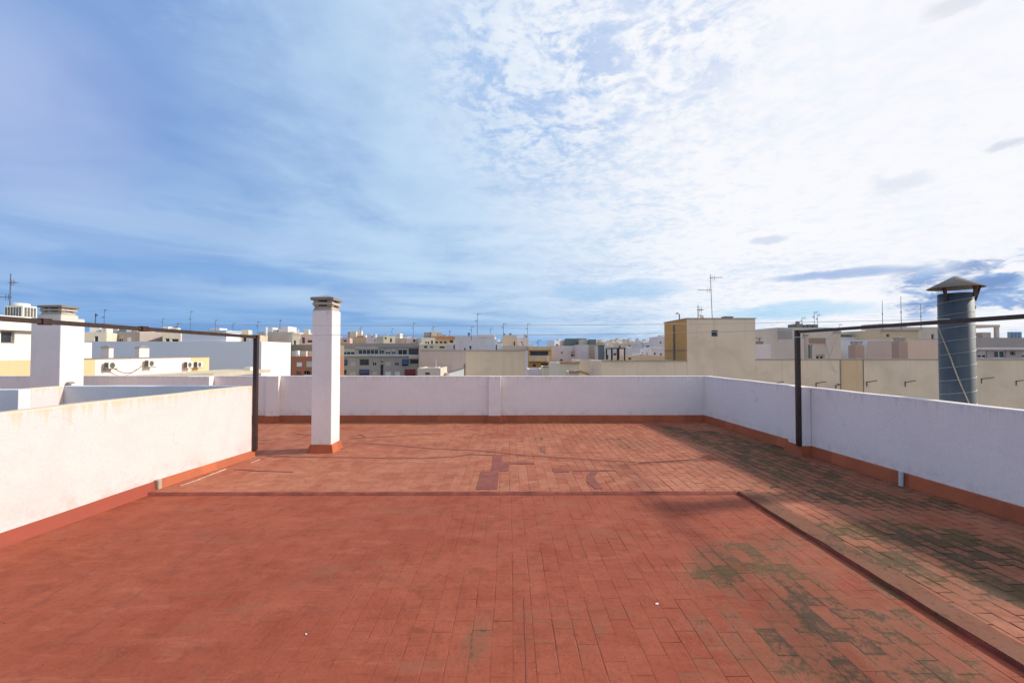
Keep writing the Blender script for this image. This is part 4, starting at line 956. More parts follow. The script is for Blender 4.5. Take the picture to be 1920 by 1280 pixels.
w1.bit('upper_storey', 893, 926, 627, 'lilac', 0.3, 6); w1.band('ledge', 633, 634, 'stone', 0.1, 896, 923); w1.band('panel', 634, 657, plaster('white_panel', (0.72, 0.69, 0.68), size=3), 0.05, 896, 923); w1.bit('water_tank', 877, 881, 623.5, 'slate', 1, 1)
w1.band('edge_strip', 629, 658, 'white', 0.06, 925.5, 928)  # white strip paints the sunlit side face onto the front edge
w2 = Bld('house', 'tan and lilac block with rooftop tank standing second from the twin white block', 'house', 942, 969, 628, 92, 10, 'tan', 0, par=0.3, win=((963, 966, 640, 648, 'dark'),))
w2.bit('water_tank', 955, 959, 624.5, 'slate', 1, 1); w2.bit('water_tank', 944, 947, 625, 'slate', 2, 1)
w3 = Bld('house', 'lilac stepped hut with satellite dishes next to the tan tank block', 'house', 968, 991, 633, 96, 8, 'lilac', 0, win=((977, 980, 640, 643, 'dark'), (979, 982, 644, 647, 'dark')))
w3.bit('chimney', 982, 986, 626, 'stone', 1, 1); w3.bit('chimney', 985.5, 988, 628, 'slate', 2, 1)
w4 = Bld('house', 'long low stone terrace wall under the tan tank block', 'house', 943, 990, 648, 75, 6, 'stone', 0)
w5 = Bld('house', 'narrow white block squeezed between the twin white block and the tan one', 'house', 928, 943, 643, 80, 6, 'white', 10, win=((929.5, 932, 646, 656, 'dark'),))
w5.bit('chimney', 929, 932, 636, 'greyblue', 2, 1)
bl = Bld('apartment_building', 'ochre apartment house with one long balcony and sunlit pillar', 'building', 991, 1034, 650, 72, 8, 'ochre', 0, par=0.2,
         win=((993, 1029, 657, 667, 'dark'), (998, 1006, 682, 688, 'glass'), (1014, 1028, 680, 690, 'dark')))
bl.band('roof_fascia', 649.5, 656, 'sand', 0.25); bl.band('balcony', 667, 677, 'sand', 1.0, 991, 1030); bl.band('pillar', 666, 678, 'cream', 1.12, 1024, 1027)
lw1 = Bld('house', 'low grey white garden wall house below the ochre balcony', 'house', 990, 1018, 692, 46, 4, 'lilac', 0)
lw2 = Bld('house', 'small cream cubic hut with dark coping below the ochre balcony end', 'house', 1018, 1036, 687, 44, 3, 'cream', 0, par=0.1); lw2.band('coping', 686.2, 688, concrete_dark, 0.08)
g3 = Bld('house', 'grey louvred service block in the gap past the ochre apartment house', 'house', 1035, 1051, 679, 60, 5, 'grey', 0, win=((1038, 1041, 684, 704, 'dark'), (1044, 1048, 684, 704, 'dark')))
w6 = Bld('apartment_building', 'white lilac house with two tiny dark windows past the ochre apartment house', 'building', 1034, 1086, 648, 78, 9, 'lilac', 0, par=0.3, win=((1052, 1055, 659, 663, 'dark'), (1050.5, 1055, 673, 677, 'dark'), (1070, 1081, 658, 669, 'glass')))
w6.bit('stair_hut', 1054, 1088, 638, 'pink', 3, 4); w6.bit('upper_storey', 1066, 1086, 635, 'white', 5, 4)
w6.bit('water_tank', 1043, 1047, 645, 'brick', 1, 1)
w7 = Bld('house', 'white block beneath a roof terrace with dark louvred vents', 'house', 1084, 1121, 646, 74, 8, 'lilac', 0, par=0.3)
w7.band('tan_panel', 646, 676, plaster('tan_panel', (0.46, 0.35, 0.28), size=3), 0.05, 1104, 1120)
w7.bit('louvre_vent', 1106, 1118, 636, 'slate', 1.0, 2); w7.bit('pergola_roof', 1062, 1100, 634.5, 'slate', 5, 3); w7.bit('stair_hut', 1088, 1105, 637, 'paleyellow', 3, 3)
c8 = Bld('house', 'cream sunlit low house with broken terracotta edge right behind the parapet', 'house', 1050, 1086, 680, 40, 3.0, 'cream', 14, par=0.1)
c8.band('roof_edge', 679, 681.5, tile_red, 0.12)
c9 = Bld('house', 'small stone lean-to with terracotta coping in front of the cream low house', 'house', 1067, 1086, 697, 36, 2.5, 'stone', 0, par=0.05); c9.band('coping', 695.5, 698, tile_red, 0.15)
tw = Bld('apartment_building', 'plain stone coloured wall with stepped dark flashing before the green duct', 'building', 1085, 1124, 675, 42, 5, 'stone', 0, par=0.2)
pts = [tw.loc(*q) for q in ((1080, 693), (1090, 697), (1100, 700), (1112, 704), (1124, 708))]
MB().tube([(p[0], -0.06, p[1]) for p in pts], 0.06, 5).build('flashing', concrete_dark, tw.o)

# ---- stair tower and the long party wall
TYY = 33.0
pl_ = Bld('apartment_building', 'beige building with stair tower, ochre tower side and long bracketed party wall', 'building', 1128, 1288, 676.5, TYY, 5.0, party_tan, 0, par=0.4)
pl_.band('coping', 675.6, 677, 'taupe', 0.06)
x0 = pl_.loc(1288, 640)[0]; x1 = pl_.loc(1416.5, 640)[0]; zt = pl_.loc(1350, 597.5)[1]
wa, wb = pl_.loc(1334, 619), pl_.loc(1346, 630.5)
m = MB()
xs = [x0, wa[0], wb[0], x1]; zs = [0.0, wb[1], wa[1], zt]
for i in range(3):
    for j in range(3):
        if not (i == 1 and j == 1): m.quad((xs[i], 0, zs[j]), (xs[i + 1], 0, zs[j]), (xs[i + 1], 0, zs[j + 1]), (xs[i], 0, zs[j + 1]))
for a, b_ in (((wa[0], wb[1]), (wb[0], wb[1])), ((wb[0], wb[1]), (wb[0], wa[1])), ((wb[0], wa[1]), (wa[0], wa[1])), ((wa[0], wa[1]), (wa[0], wb[1]))):
    m.quad((a[0], 0, a[1]), (b_[0], 0, b_[1]), (b_[0], .2, b_[1]), (a[0], .2, a[1]))
m.quad((x1, 0, 0), (x1, 4.8, 0), (x1, 4.8, zt), (x1, 0, zt)); m.quad((x0, 4.8, 0), (x0, 4.8, zt), (x1, 4.8, zt), (x1, 4.8, 0)); m.quad((x0, 0, zt), (x1, 0, zt), (x1, 4.8, zt), (x0, 4.8, zt))
m.build('tower', party_tan, pl_.o, fix=False)
MB().quad((x0, 4.8, 0), (x0, 0, 0), (x0, 0, zt), (x0, 4.8, zt)).build('tower_side', plaster('ochre_tower', (0.58, 0.315, 0.11), stain=(0.42, 0.23, 0.09), amount=0.5, size=2), pl_.o, fix=False)
MB().box(x0 - .06, x1 + .06, -.06, 4.86, zt + .003, zt + .06).build('tower_coping', wallmat('taupe'), pl_.o)
wn_ = MB().box(wa[0] + .003, wb[0] - .003, .16, .19, wb[1] + .003, wa[1] - .003).build('window', concrete_dark, pl_.o)
MB().box(wa[0] + .04, wb[0] - .04, .15, .158, wb[1] + .04, wa[1] - .04).build('pane', glass, wn_)
MB().box(x0 - .12, x0 - .02, 2.4, 2.5, 10, zt - .3).build('dark_upright', concrete_dark, pl_.o)  # thin dark upright on the ochre side
MB().box(x0 - .05, x0 - .01, 0.3, 4.6, pl_.loc(1288, 657)[1], pl_.loc(1288, 657)[1] + .05).build('cable', concrete_dark, pl_.o)  # thin dark bar across the ochre side
xe = pl_.loc(2300, 674)[0]; zw = pl_.loc(1500, 674)[1]
MB().bbox(x1 + .003, xe, 0.004, 5.0, 0, zw, 0.02).build('party_wall', party_tan, pl_.o)
MB().box(x1 + .01, xe, -0.05, 0.28, zw + .002, zw + .07).build('coping', wallmat('taupe'), pl_.o)
for q in (1575, 1618): 
    xx = pl_.loc(q, 700)[0]; MB().box(xx, xx + 0.05, -0.03, 0.002, 12, zw - .01).build('seam', concrete_dark, pl_.o)
p2 = plaster('party_orange_patch', (0.74, 0.50, 0.29), stain=(0.56, 0.36, 0.21), amount=0.6, size=2)
xx, xy = pl_.loc(1578, 700)[0], pl_.loc(1617, 700)[0]
MB().box(xx, xy, -0.02, 0.002, 10, zw - .02).build('render_panel', p2, pl_.o)
for (qx, qy, L) in ((1455, 716, 10), (1530, 716, 14), (1567, 720, -9), (1625, 714, 13), (1697, 714, 12), (1840, 708, 15), (1905, 712, 12)):
    a_ = pl_.loc(qx, qy); sx = L * TYY / F_PX
    MB().bar((a_[0], 0, a_[1] - .1), (a_[0] + .05, -.45, a_[1]), .05).bar((a_[0] + .03, -.40, a_[1] - .01), (a_[0] + sx * .7, -.5, a_[1] + .06), .05).bar((a_[0], 0.01, a_[1] - .42), (a_[0], -.02, a_[1] - .05), .05).build('bracket', simple('rusty_iron', (0.10, 0.06, 0.045), .8), pl_.o)
a_ = pl_.loc(1567, 695); c_ = pl_.loc(1820, 693)
for tx, ty, tY, lab in ((1379, 591, 1, 0),):
    q = pl_.loc(1372, 597); q2 = pl_.loc(1386, 591)
    MB().box(q[0], q2[0], 1.0, 1.5, zt + .062, q2[1] - .1).build('chimney', wallmat('brown'), pl_.o); MB().box(q[0] - .05, q2[0] + .05, .95, 1.55, q2[1] - .098, q2[1]).build('chimney_cap', concrete_dark, pl_.o)
aerial('tall tv antenna with two opposed aerials on the beige stair tower', 1336, 514, 598, TYY + 2.5, 0.045, ((0.08, 0.85), (0.36, 1.1)), lean=-0.04)
aerial('short pole with small panel antenna on the beige stair tower', 1309, 572, 598, TYY + 1.0, 0.06, ((0.35, 0.35),))
dsh = at_y(1313, 596, TYY + 1.2); o = empty('satellite_dish', dsh, 'small satellite dish at the foot of the short pole on the stair tower', 'dish')
MB().lathe(0, 0, [(0.02, 0.0), (0.2, 0.04), (0.3, 0.1), (0.29, 0.11), (0.19, 0.055), (0.02, 0.015)], 20).build('reflector', ac_white, o).rotation_euler = (R(70), 0, R(15))
MB().bar((0, 0.05, -0.3), (0, 0.05, 0.0), .05).build('stand', antenna_metal, o)
lp = at_y(1274, 600, TYY + 3); o = empty('vent_pipe', (lp.x, lp.y, zt + GZ + .06), 'thin hooked vent pipe on the ochre end of the stair tower', 'pipe')
h_ = at_y(1274, 587, TYY + 3).z - (zt + GZ + .06)
MB().tube([(0, 0, -.02), (0, 0, h_ * .75), (-.06, 0, h_ * .95), (-.16, 0, h_), (-.28, 0, h_ * .93)], .05, 8).build('pipe', simple('blue_grey_pipe', (.16, .2, .24), .5), o)
# green-grey duct beside the low wall
dg = at_y(1127, 648, 39.0); o = empty('flue_chimney', (dg.x, dg.y, -2), 'square slate green duct with white edge in front of white houses', 'chimney')
wd_ = 5 * 39 / F_PX
MB().bbox(-wd_, wd_, -.25, .25, 0, dg.z + 2, .02).build('duct', wallmat('slate'), o); MB().box(-wd_ - .05, wd_ + .05, -.3, .3, dg.z + 2.002, dg.z + 2.08).build('cap', concrete_dark, o)
MB().box(wd_ + .002, wd_ + .14, -.2, .2, 0, dg.z + 1.9).build('edge_strip', frame_white, o)
# black pergola frame
pa, pb = at_y(1147, 677, 37.5), at_y(1171, 654, 37.5); o = empty('pergola', (pa.x, pa.y, -1), 'black metal pergola frame standing on the low beige roof beside the green duct', 'pergola')
Wp, Hp = pb.x - pa.x, pb.z + 1
for x_ in (0, Wp * .45, Wp):
    for y_ in (0, 2.0): MB().box(x_ - .05, x_ + .05, y_ - .05, y_ + .05, 0, Hp).build('post', brown_metal, o)
MB().box(-.1, Wp + .1, -.1, 2.1, Hp + .002, Hp + .09).build('roof_frame', brown_metal, o)
# white row houses beyond
for (xa, xb, yt, Y, mt, lab, wn2) in (
    (1132, 1148, 648, 66, 'lilac', 'narrow white house seen through the black pergola', ((1136, 1141, 665, 674, 'dark'),)),
    (1146, 1174, 656, 70, 'greyblue', 'bluish low house with dark doors right behind the black pergola', ((1150, 1156, 662, 672, 'dark'), (1160, 1168, 662, 673, 'glass'))),
    (1176, 1200, 653, 64, 'lilac', 'white row house with small windows, first after the pergola', ((1181, 1184, 668, 671, 'dark'),)),
    (1200, 1222, 655, 68, 'white', 'white row house with two arched looking windows in mid row', ((1203, 1207, 661, 665, 'dark'), (1212, 1216, 661, 665, 'dark'))),
    (1221, 1248, 653, 66, 'lilac', 'white row house touching the ochre tower wall', ((1226, 1230, 661, 665, 'dark'), (1238, 1241, 662, 667, 'dark'))),
    (1172, 1250, 667, 52, 'sand', 'low tan roof house running in front of the white row', ((1178, 1184, 670, 674, 'dark'),)),
    (1130, 1150, 645, 110, 'cream', 'cream sunlit house peeping above the narrow white house', ()),
    (1150, 1198, 644, 150, 'tan', 'long tan house with uneven brown roofs behind the black pergola', ((1160, 1164, 648, 652, 'dark'), (1178, 1184, 647, 651, 'dark'))),
    (1196, 1236, 645, 130, 'greyblue', 'pale blue grey house with dark roof edge behind the row houses', ((1212, 1226, 648, 651, 'dark'),)),
    (1233, 1250, 631, 120, 'lilac', 'tall pale tower block half hidden by the ochre tower wall', ((1237, 1240, 640, 644, 'dark'),))):
    hb = Bld('house', lab, 'house', xa, xb, yt, Y, 7, mt, 0, par=0.3, win=wn2)
    rq = random.Random(xa)
    for k in range(2):
        q = xa + (xb - xa) * rq.uniform(.1, .7); hb.bit('stair_hut' if k else 'chimney', q, q + (xb - xa) * (.22 if k else .08), yt - rq.uniform(2, 4.5), rq.choice(('white', 'lilac', 'pink')), 1 + k, 2)

# ---- roofs beyond the long party wall
e1 = Bld('house', 'white hut with brown roof pergola right beside the beige stair tower', 'house', 1417, 1445, 645, 48, 5, 'lilac', 0, par=0.2)
o = e1.o; pz_ = e1.loc(1425, 632)[1]
for q in (1418, 1424, 1434.5):
    xx = e1.loc(q, 640)[0]; MB().box(xx - .06, xx + .06, 1.0, 1.12, e1.H - .2, pz_ - .1).build('pergola_post', wallmat('taupe'), o)
MB().box(e1.loc(1416, 640)[0], e1.loc(1437, 640)[0], .8, 2.6, pz_ - .098, pz_).build('pergola_roof', wallmat('taupe'), o)
MB().box(e1.loc(1417, 640)[0], e1.loc(1437, 640)[0], .6, 2.6, e1.H + .002, e1.H + .3).build('roof_edge', wallmat('brown'), o)
e2 = Bld('apartment_building', 'grey beige block with dark rooftop vents and plant pot behind the brown post', 'building', 1457, 1562, 614, 62, 9, plaster('grey_beige', (0.66, 0.56, 0.44), amount=0.5, size=3), 0, par=0.3, win=((1462, 1472, 651, 676, 'white'), (1504, 1509, 626, 640, 'glass')))
e2.band('painted_shade', 616, 650, 'grey', 0.04, 1458, 1485)  # grey panel paints the block's shaded side face onto the front
for a_, b_, y_, mt in ((1485, 1492, 608, 'slate'), (1493, 1506, 607, 'brown'), (1508, 1513, 609, 'slate'), (1515, 1522, 608, 'slate'), (1525, 1534, 608, 'slate')): e2.bit('roof_vent', a_, b_, y_, mt, 1, 1)
e2.bit('plant_pot', 1494.5, 1499.5, 602, 'slate', 1.1, .4)
e3 = Bld('house', 'tan roof house with brown tiled eave between the brown post and the concrete pillar', 'house', 1516, 1563, 634, 52, 6, 'stone', 0, par=0.2, win=((1530, 1546, 664, 676, 'glass'),))
e3.band('eave', 633.5, 642, plaster('eave_brown', (0.34, 0.25, 0.18), size=3), 0.2)
for q0, q1, y_, mt, wh in ((1511, 1515.5, 627, 'taupe', 'slim dark rooftop chimney, taller of two next to the brown post'), (1518.5, 1523, 646, 'slate', 'slim slate rooftop chimney, shorter of two next to the brown post')):
    p = at_y(q0, 674, 40); w_ = (q1 - q0) * 40 / F_PX; zt_ = at_y(q0, y_, 40).z
    o = empty('chimney', (p.x, p.y, 0), wh, 'chimney')
    MB().bbox(0, w_, 0, w_, -1, zt_ - .12, .01).build('shaft', wallmat(mt), o); MB().box(-.04, w_ + .04, -.04, w_ + .04, zt_ - .118, zt_).build('cap', concrete_dark, o)
e4 = Bld('house', 'tall pale concrete pillar-like stack behind the brown crossbar', 'house', 1561, 1576, 621, 46, 1.0, 'stone', 0, par=0.1); e4.band('cap', 620, 624, 'taupe', 0.08)
e5 = Bld('house', 'grey lilac flat house between the concrete stack and the first brown chimney', 'house', 1575, 1624, 639, 54, 6, 'greyblue', 0, par=0.2); e5.band('panel', 655, 676, 'lilac', 0.05, 1577, 1598)
e6 = Bld('apartment_building', 'pale roof terrace block with green planters under the brown crossbar', 'building', 1574, 1652, 632, 80, 8, 'lilac', 0, par=0.2)
green = simple('planter_green', (0.10, 0.16, 0.11), .9, 0, .5, 3)
e6.bit('planter', 1577, 1597, 627, green, .4, 1); e6.bit('planter', 1604, 1626, 625.5, green, .4, 1); e6.bit('stair_hut', 1632, 1643, 619, 'greyblue', 1, 3); e6.bit('stair_hut', 1644, 1653, 620, 'grey', 1, 3)
e7 = Bld('house', 'pale blue white house with one slit window between the two brown chimneys', 'house', 1622, 1686, 637, 50, 6, plaster('bluewhite', (0.62, 0.66, 0.70), stain=(.5, .46, .42), amount=.5, size=3), 0, par=0.2, win=((1638, 1641, 656, 663, 'dark'),))
e7.band('edge_strip', 640, 676, 'white', 0.05, 1682, 1686)
for q0, q1, y_, wh in ((1604, 1622, 647, 'brown rendered chimney with louvred cap, shorter of two behind the party wall'), (1686, 1703, 640, 'brown rendered chimney with louvred cap, taller of two behind the party wall')):
    p = at_y(q0, 674, 41); w_ = (q1 - q0) * 41 / F_PX; zs_ = at_y(q0, y_, 41).z; zt_ = at_y(q0, y_ - 8.5, 41).z
    o = empty('chimney', (p.x + w_ / 2, p.y + w_ / 2, 0), wh, 'chimney', 'brown louvred chimneys')
    MB().bbox(-w_ / 2, w_ / 2, -w_ / 2, w_ / 2, -1, zs_, .02).build('shaft', plaster('brown_chimney', (0.40, 0.29, 0.24), amount=.4), o)
    louver_cap(o, -w_ * .36, w_ * .36, -w_ * .36, w_ * .36, zs_ + .003, zt_ - zs_, (0, 0, 0))
e8 = Bld('apartment_building', 'pinkish tan block between second brown chimney and dark metal flue', 'building', 1702, 1762, 637, 44, 5, plaster('pink_tan', (0.64, 0.49, 0.39), stain=(.48, .36, .29), amount=.5, size=3), 0, par=0.2)
e9 = Bld('apartment_building', 'tan upper storey block with three thin masts under the brown crossbar', 'building', 1650, 1722, 618, 75, 9, 'sand', 0, par=0.3, win=((1662, 1668, 626, 632, 'dark'),))
e9.band('roof_fascia', 617.5, 620, 'taupe', .2)
e10 = Bld('apartment_building', 'pale block with dark window just before the dark metal flue', 'building', 1690, 1765, 613, 90, 9, 'stone', 0, par=0.3, win=((1746, 1752, 626, 636, 'dark'),))
e10.bit('upper_storey', 1650, 1700, 606.5, 'lilac', 2, 5)
e11 = Bld('apartment_building', 'grey flat roof building with white balcony band and green windows past the metal flue', 'building', 1822, 1990, 633, 56, 8, 'taupe', 0, par=0.2,
          win=((1833, 1851, 658, 671, 'glass'), (1864, 1886, 657, 671, 'glass'), (1894, 1904, 658, 666, 'dark'), (1916, 1930, 658, 671, 'glass')))
e11.band('balcony_band', 651, 655.5, 'lilac', .35); e11.band('sill', 671.5, 674, 'lilac', .3)
pgx = [e11.loc(q, 620)[0] for q in (1828, 1841, 1884, 1890)]; pt_ = e11.loc(1860, 608)[1]
for x_ in (pgx[1] - .1, pgx[2]): MB().box(x_, x_ + .4, 1.0, 1.3, e11.H - .2, pt_ - .3).build('pergola_post', wallmat('stone'), e11.o)
MB().box(pgx[0], pgx[3], .9, 3.5, pt_ - .298, pt_).build('pergola_roof', wallmat('stone'), e11.o)
e11.bit('stair_hut', 1842, 1858, 623, 'stone', 1.5, 1.5)
tealm = simple('blue_panel', (.2, .3, .42), .5)
for q in (1893, 1899, 1906, 1913): e11.bit('roof_panel', q, q + 3, 622, tealm, 1.2, .3)

# ---- antennas and masts of the skyline
for px, yt, yb, Y, r, lab in (
    (195, 580, 622, 86, .07, 'thin tv antenna on the cream block beside the broad chimney'), (179, 587, 606, 86, .16, 'stubby dark rooftop post on the cream block beside the broad chimney'),
    (357, 583, 626, 100, .07, 'tall thin tv antenna rising over the higher blue grey storey'), (305, 597, 616, 120, .07, 'small tv antenna over the cluster of white rooftop huts'), (404, 600, 618, 130, .08, 'small tv antenna over the white capped grey block'),
    (332, 606, 626, 105, .1, 'short dark antenna against the brown crossbar'), (437, 606, 622, 120, .08, 'small tv antenna over the added white block'), (483, 603, 626, 110, .08, 'tv antenna rising over the top of the brown post'),
    (525, 598, 613, 126, .12, 'dark tv antenna on the bright white box'), (775, 605, 634, 136, .09, 'tall tv antenna on the cream pink block'), (735, 616, 633, 160, .09, 'small tv antenna over the cream pavilion'),
    (843, 619, 631, 141, .12, 'small dark antenna at the orange end of the tan terrace block'), (895, 588, 627, 89, .08, 'tallest tv antenna on the twin white block'), (884, 612, 632, 88, .06, 'short thin antenna on the twin white block, before its step'),
    (920, 615, 628, 90, .05, 'faint thin antenna near the bright edge of the twin white block'), (944, 606, 629, 93, .08, 'tv antenna on the tan tank block'), (989, 607, 634, 97, .07, 'tv antenna on the lilac stepped hut'),
    (812, 612, 624, 150, .1, 'small antenna above the cream hut of the tan terrace block'), (676, 613, 622, 170, .1, 'small antenna above the orange roofed block'), (1009, 638, 650, 73, .06, 'small antenna on the ochre apartment house'),
    (1178, 634, 645, 150, .1, 'tiny antenna above the long tan house'), (1205, 636, 646, 130, .09, 'tiny antenna above the pale blue grey house'),
    (1504, 596, 614, 63, .05, 'small tv antenna over the dark rooftop vents'), (1527, 585, 612, 64, .05, 'tall tv antenna over the dark rooftop vents'), (1533, 590, 613, 65, .05, 'second tall tv antenna over the dark rooftop vents'), (1574, 608, 634, 80, .05, 'short tv antenna by the concrete stack')):
    aerial(lab, px, yt, yb, Y, r, ((0.03, r * 10), (0.35, r * 6)) if r < .12 else ((0.2, .5),))
for px, yt, yb, lab in ((1655, 563, 612, 'thin bare mast above the tan upper storey, first of three'), (1690, 555, 612, 'tallest thin bare mast, middle of three above the tan upper storey'), (1727, 570, 614, 'thin bare mast nearest the metal flue')):
    mast(lab, px, yt, yb, 78, .055)

# ---- dense strip of tiny pale houses at the horizon
rs = random.Random(5)
kinds = {'cream': 'tiny cream house in the dense far strip of the skyline', 'white': 'tiny white house in the dense far strip of the skyline', 'pink': 'tiny pink house in the dense far strip of the skyline'}
x_ = 470.0
while x_ < 1250:
    wpx = rs.uniform(9, 22); k = rs.choice(('cream', 'cream', 'white', 'pink'))
    if not (880 < x_ < 945) and not (990 < x_ < 1032):
        fb = Bld('house', kinds[k], 'house', x_, x_ + wpx, rs.uniform(632, 641) + (3 if x_ > 1000 else 0), rs.uniform(270, 420), 12, k, rs.choice((0, 18, 26)), group='tiny ' + k + ' houses of the far skyline', par=0.3)
        q = x_ + wpx * rs.uniform(.1, .6); fb.bit('stair_hut', q, q + wpx * .3, 630 + rs.uniform(0, 6) + (3 if x_ > 1000 else 0), k, 2, 4)
    x_ += wpx * rs.uniform(0.9, 2.0)


# ------------------------------------------------------------------ ground, sky, light, camera
gm, t, b = base_mat('street_level_ground')
pos = t.new('ShaderNodeNewGeometry').outputs['Position']
t.put(b.inputs['Base Color'], t.mix(t.mapr(t.noise(pos, 0.02, 6, 0.6), 0.35, 0.65), (0.10, 0.095, 0.09), (0.24, 0.21, 0.17))); b.inputs['Roughness'].default_value = 0.95
g = MB().quad((-6000, -4000, GZ), (6000, -4000, GZ), (6000, 8000, GZ), (-6000, 8000, GZ)).build('ground', gm, fix=False); tag(g, kind='structure')

SUN_EL, SUN_AZ = R(32.5), R(11.0)                  # azimuth from +X towards +Y
sv = Vector((math.cos(SUN_EL) * math.cos(SUN_AZ), math.cos(SUN_EL) * math.sin(SUN_AZ), math.sin(SUN_EL)))
sun = bpy.data.lights.new('sun', 'SUN'); sun.energy = 4.5; sun.angle = R(3.4); sun.color = (1.0, 0.925, 0.82)
so_ = bpy.data.objects.new('sun', sun); COL.objects.link(so_); so_.rotation_euler = (-sv).to_track_quat('-Z', 'Y').to_euler(); so_.location = (20, 0, 20)

w = bpy.data.worlds.new('World'); sc.world = w; w.use_nodes = True
t = NT(w.node_tree); bg = w.node_tree.nodes['Background']
sky = t.new('ShaderNodeTexSky', sky_type='NISHITA'); sky.sun_disc = False; sky.sun_elevation = SUN_EL; sky.sun_rotation = math.pi / 2 - SUN_AZ
sky.air_density = 1.0; sky.dust_density = 0.6; sky.ozone_density = 2.0; sky.altitude = 50
G = 0.1; K = 1 / G
tc = t.new('ShaderNodeTexCoord').outputs['Generated']
D = t.vm('NORMALIZE', tc)
sp = t.new('ShaderNodeSeparateXYZ'); t.l.new(D, sp.inputs[0]); dx, dy, dz = sp.outputs
el = t.m('MAXIMUM', dz, 0.0)
inv = t.m('DIVIDE', 1.0, t.m('ADD', el, 0.10))
cpv = t.new('ShaderNodeCombineXYZ'); t.l.new(t.m('MULTIPLY', dx, inv), cpv.inputs[0]); t.l.new(t.m('MULTIPLY', dy, inv), cpv.inputs[1]); cp_ = cpv.outputs[0]
sd = t.vm('DOT_PRODUCT', D, tuple(sv))
def dblob(px, py, rad, soft=1.0):
    """1 near the sky direction seen at that place, falling to 0 at rad degrees"""
    d = ray(px, py).normalized()
    return t.mapr(t.vm('DOT_PRODUCT', D, tuple(d)), math.cos(R(rad)), math.cos(R(rad * 0.15)))
def kc(r, g, b): return (r * K, g * K, b * K)
strD = t.scale(D, 2.2, 2.2, 7.0)
n_big = t.noise(strD, 1.0, 5, 0.5, 0.6)
n_band = t.noise(t.scale(D, 1.6, 1.6, 17.0), 1.0, 6, 0.55, 0.5)
n_pl = t.noise(cp_, 1.1, 7, 0.58, 0.5)
n_mot = t.noise(cp_, 9.0, 6, 0.62, 0.35)
n_fine = t.noise(cp_, 26.0, 4, 0.6, 0.2)
# clear sky: physical sky, deepened
blue = t.mix(0.80, sky.outputs['Color'], kc(0.165, 0.345, 0.735))
lowb = t.mapr(el, 0.02, 0.13, 1.0, 0.0)
blue = t.mix(t.m('MULTIPLY', lowb, 0.8), blue, kc(0.075, 0.30, 0.69))
# thin high veil everywhere, denser towards the sun
n_soft = t.noise(cp_, 0.9, 3, 0.5, 0.8)
thin = t.m('ADD', t.m('MULTIPLY', t.mapr(n_soft, 0.26, 0.64), 0.62), t.m('MULTIPLY', t.mapr(n_big, 0.35, 0.7), 0.26))
thin = t.m('ADD', thin, t.m('MULTIPLY', t.m('SUBTRACT', n_pl, 0.5), 0.35), clamp=True)
thin = t.m('MULTIPLY', t.m('ADD', t.m('MULTIPLY', thin, 0.82), 0.16), t.mapr(el, 0.0, 0.12, 0.5, 1.0))
veilc = t.mix(t.mapr(sd, -0.45, 0.35), kc(0.40, 0.57, 0.86), kc(0.58, 0.77, 0.95))
c = t.mix(thin, blue, veilc)
# bands of stratus near the horizon
bandm = t.m('MULTIPLY', t.mapr(n_band, 0.46, 0.68), t.mapr(el, 0.36, 0.10))
c = t.mix(t.m('MULTIPLY', bandm, 0.7), c, t.mix(t.mapr(sd, -0.3, 0.4), kc(0.40, 0.62, 0.86), kc(0.72, 0.88, 0.97)))
bandd = t.m('MULTIPLY', t.mapr(t.noise(t.scale(D, 1.3, 1.3, 24.0), 1.0, 5, 0.5, 0.4), 0.50, 0.70), t.mapr(el, 0.26, 0.05))
c = t.mix(t.m('MULTIPLY', bandd, 0.5), c, kc(0.12, 0.32, 0.69))
# pale lavender haze cloud over the shaft side
deep = t.m('MAXIMUM', dblob(60, -30, 17), t.m('MULTIPLY', dblob(330, 60, 12), 0.55))
c = t.mix(t.m('MULTIPLY', deep, t.mapr(n_soft, 0.75, 0.35, 0.35, 0.75)), c, kc(0.165, 0.30, 0.65))
c = t.mix(t.m('MULTIPLY', t.m('MULTIPLY', dblob(70, 225, 10), t.mapr(n_soft, 0.30, 0.60, 0.35, 1.0)), 0.62), c, kc(0.46, 0.55, 0.84))
# broken altocumulus turning into bright overcast round the sun
cov = t.m('ADD', sd, t.m('ADD', t.m('MULTIPLY', t.m('SUBTRACT', n_pl, 0.5), 0.75), t.m('MULTIPLY', t.m('SUBTRACT', n_mot, 0.5), 0.60)))
cov = t.m('ADD', cov, t.m('MULTIPLY', t.m('SUBTRACT', n_fine, 0.5), 0.18))
cov = t.m('SUBTRACT', cov, t.mapr(el, 0.15, 0.0, 0.0, 0.20))
alto = t.mapr(cov, -0.18, 0.66)
tex = t.m('ADD', t.m('MULTIPLY', n_mot, 0.45), t.m('ADD', t.m('MULTIPLY', n_fine, 0.25), t.m('MULTIPLY', n_pl, 0.30)))
white = t.mix(t.mapr(sd, 0.05, 0.66), kc(0.52, 0.71, 0.93), kc(0.97, 0.97, 1.0))
white = t.mix(t.m('MULTIPLY', t.mapr(tex, 0.54, 0.40), t.mapr(sd, 0.90, 0.42, 0.16, 0.62)), white, kc(0.68, 0.80, 0.96))
mot2 = t.noise(cp_, 6.0, 8, 0.66, 1.1)
blue_gap = t.m('MULTIPLY', t.mapr(t.m('ADD', t.m('MULTIPLY', mot2, 0.75), t.m('MULTIPLY', n_fine, 0.25)), 0.56, 0.40), t.m('MAXIMUM', dblob(1010, 140, 15), t.m('MULTIPLY', dblob(1240, 20, 13), 0.7)))
c = t.mix(t.m('MULTIPLY', alto, 0.96), c, white)
c = t.mix(t.m('MULTIPLY', blue_gap, 0.6), c, kc(0.22, 0.42, 0.80))
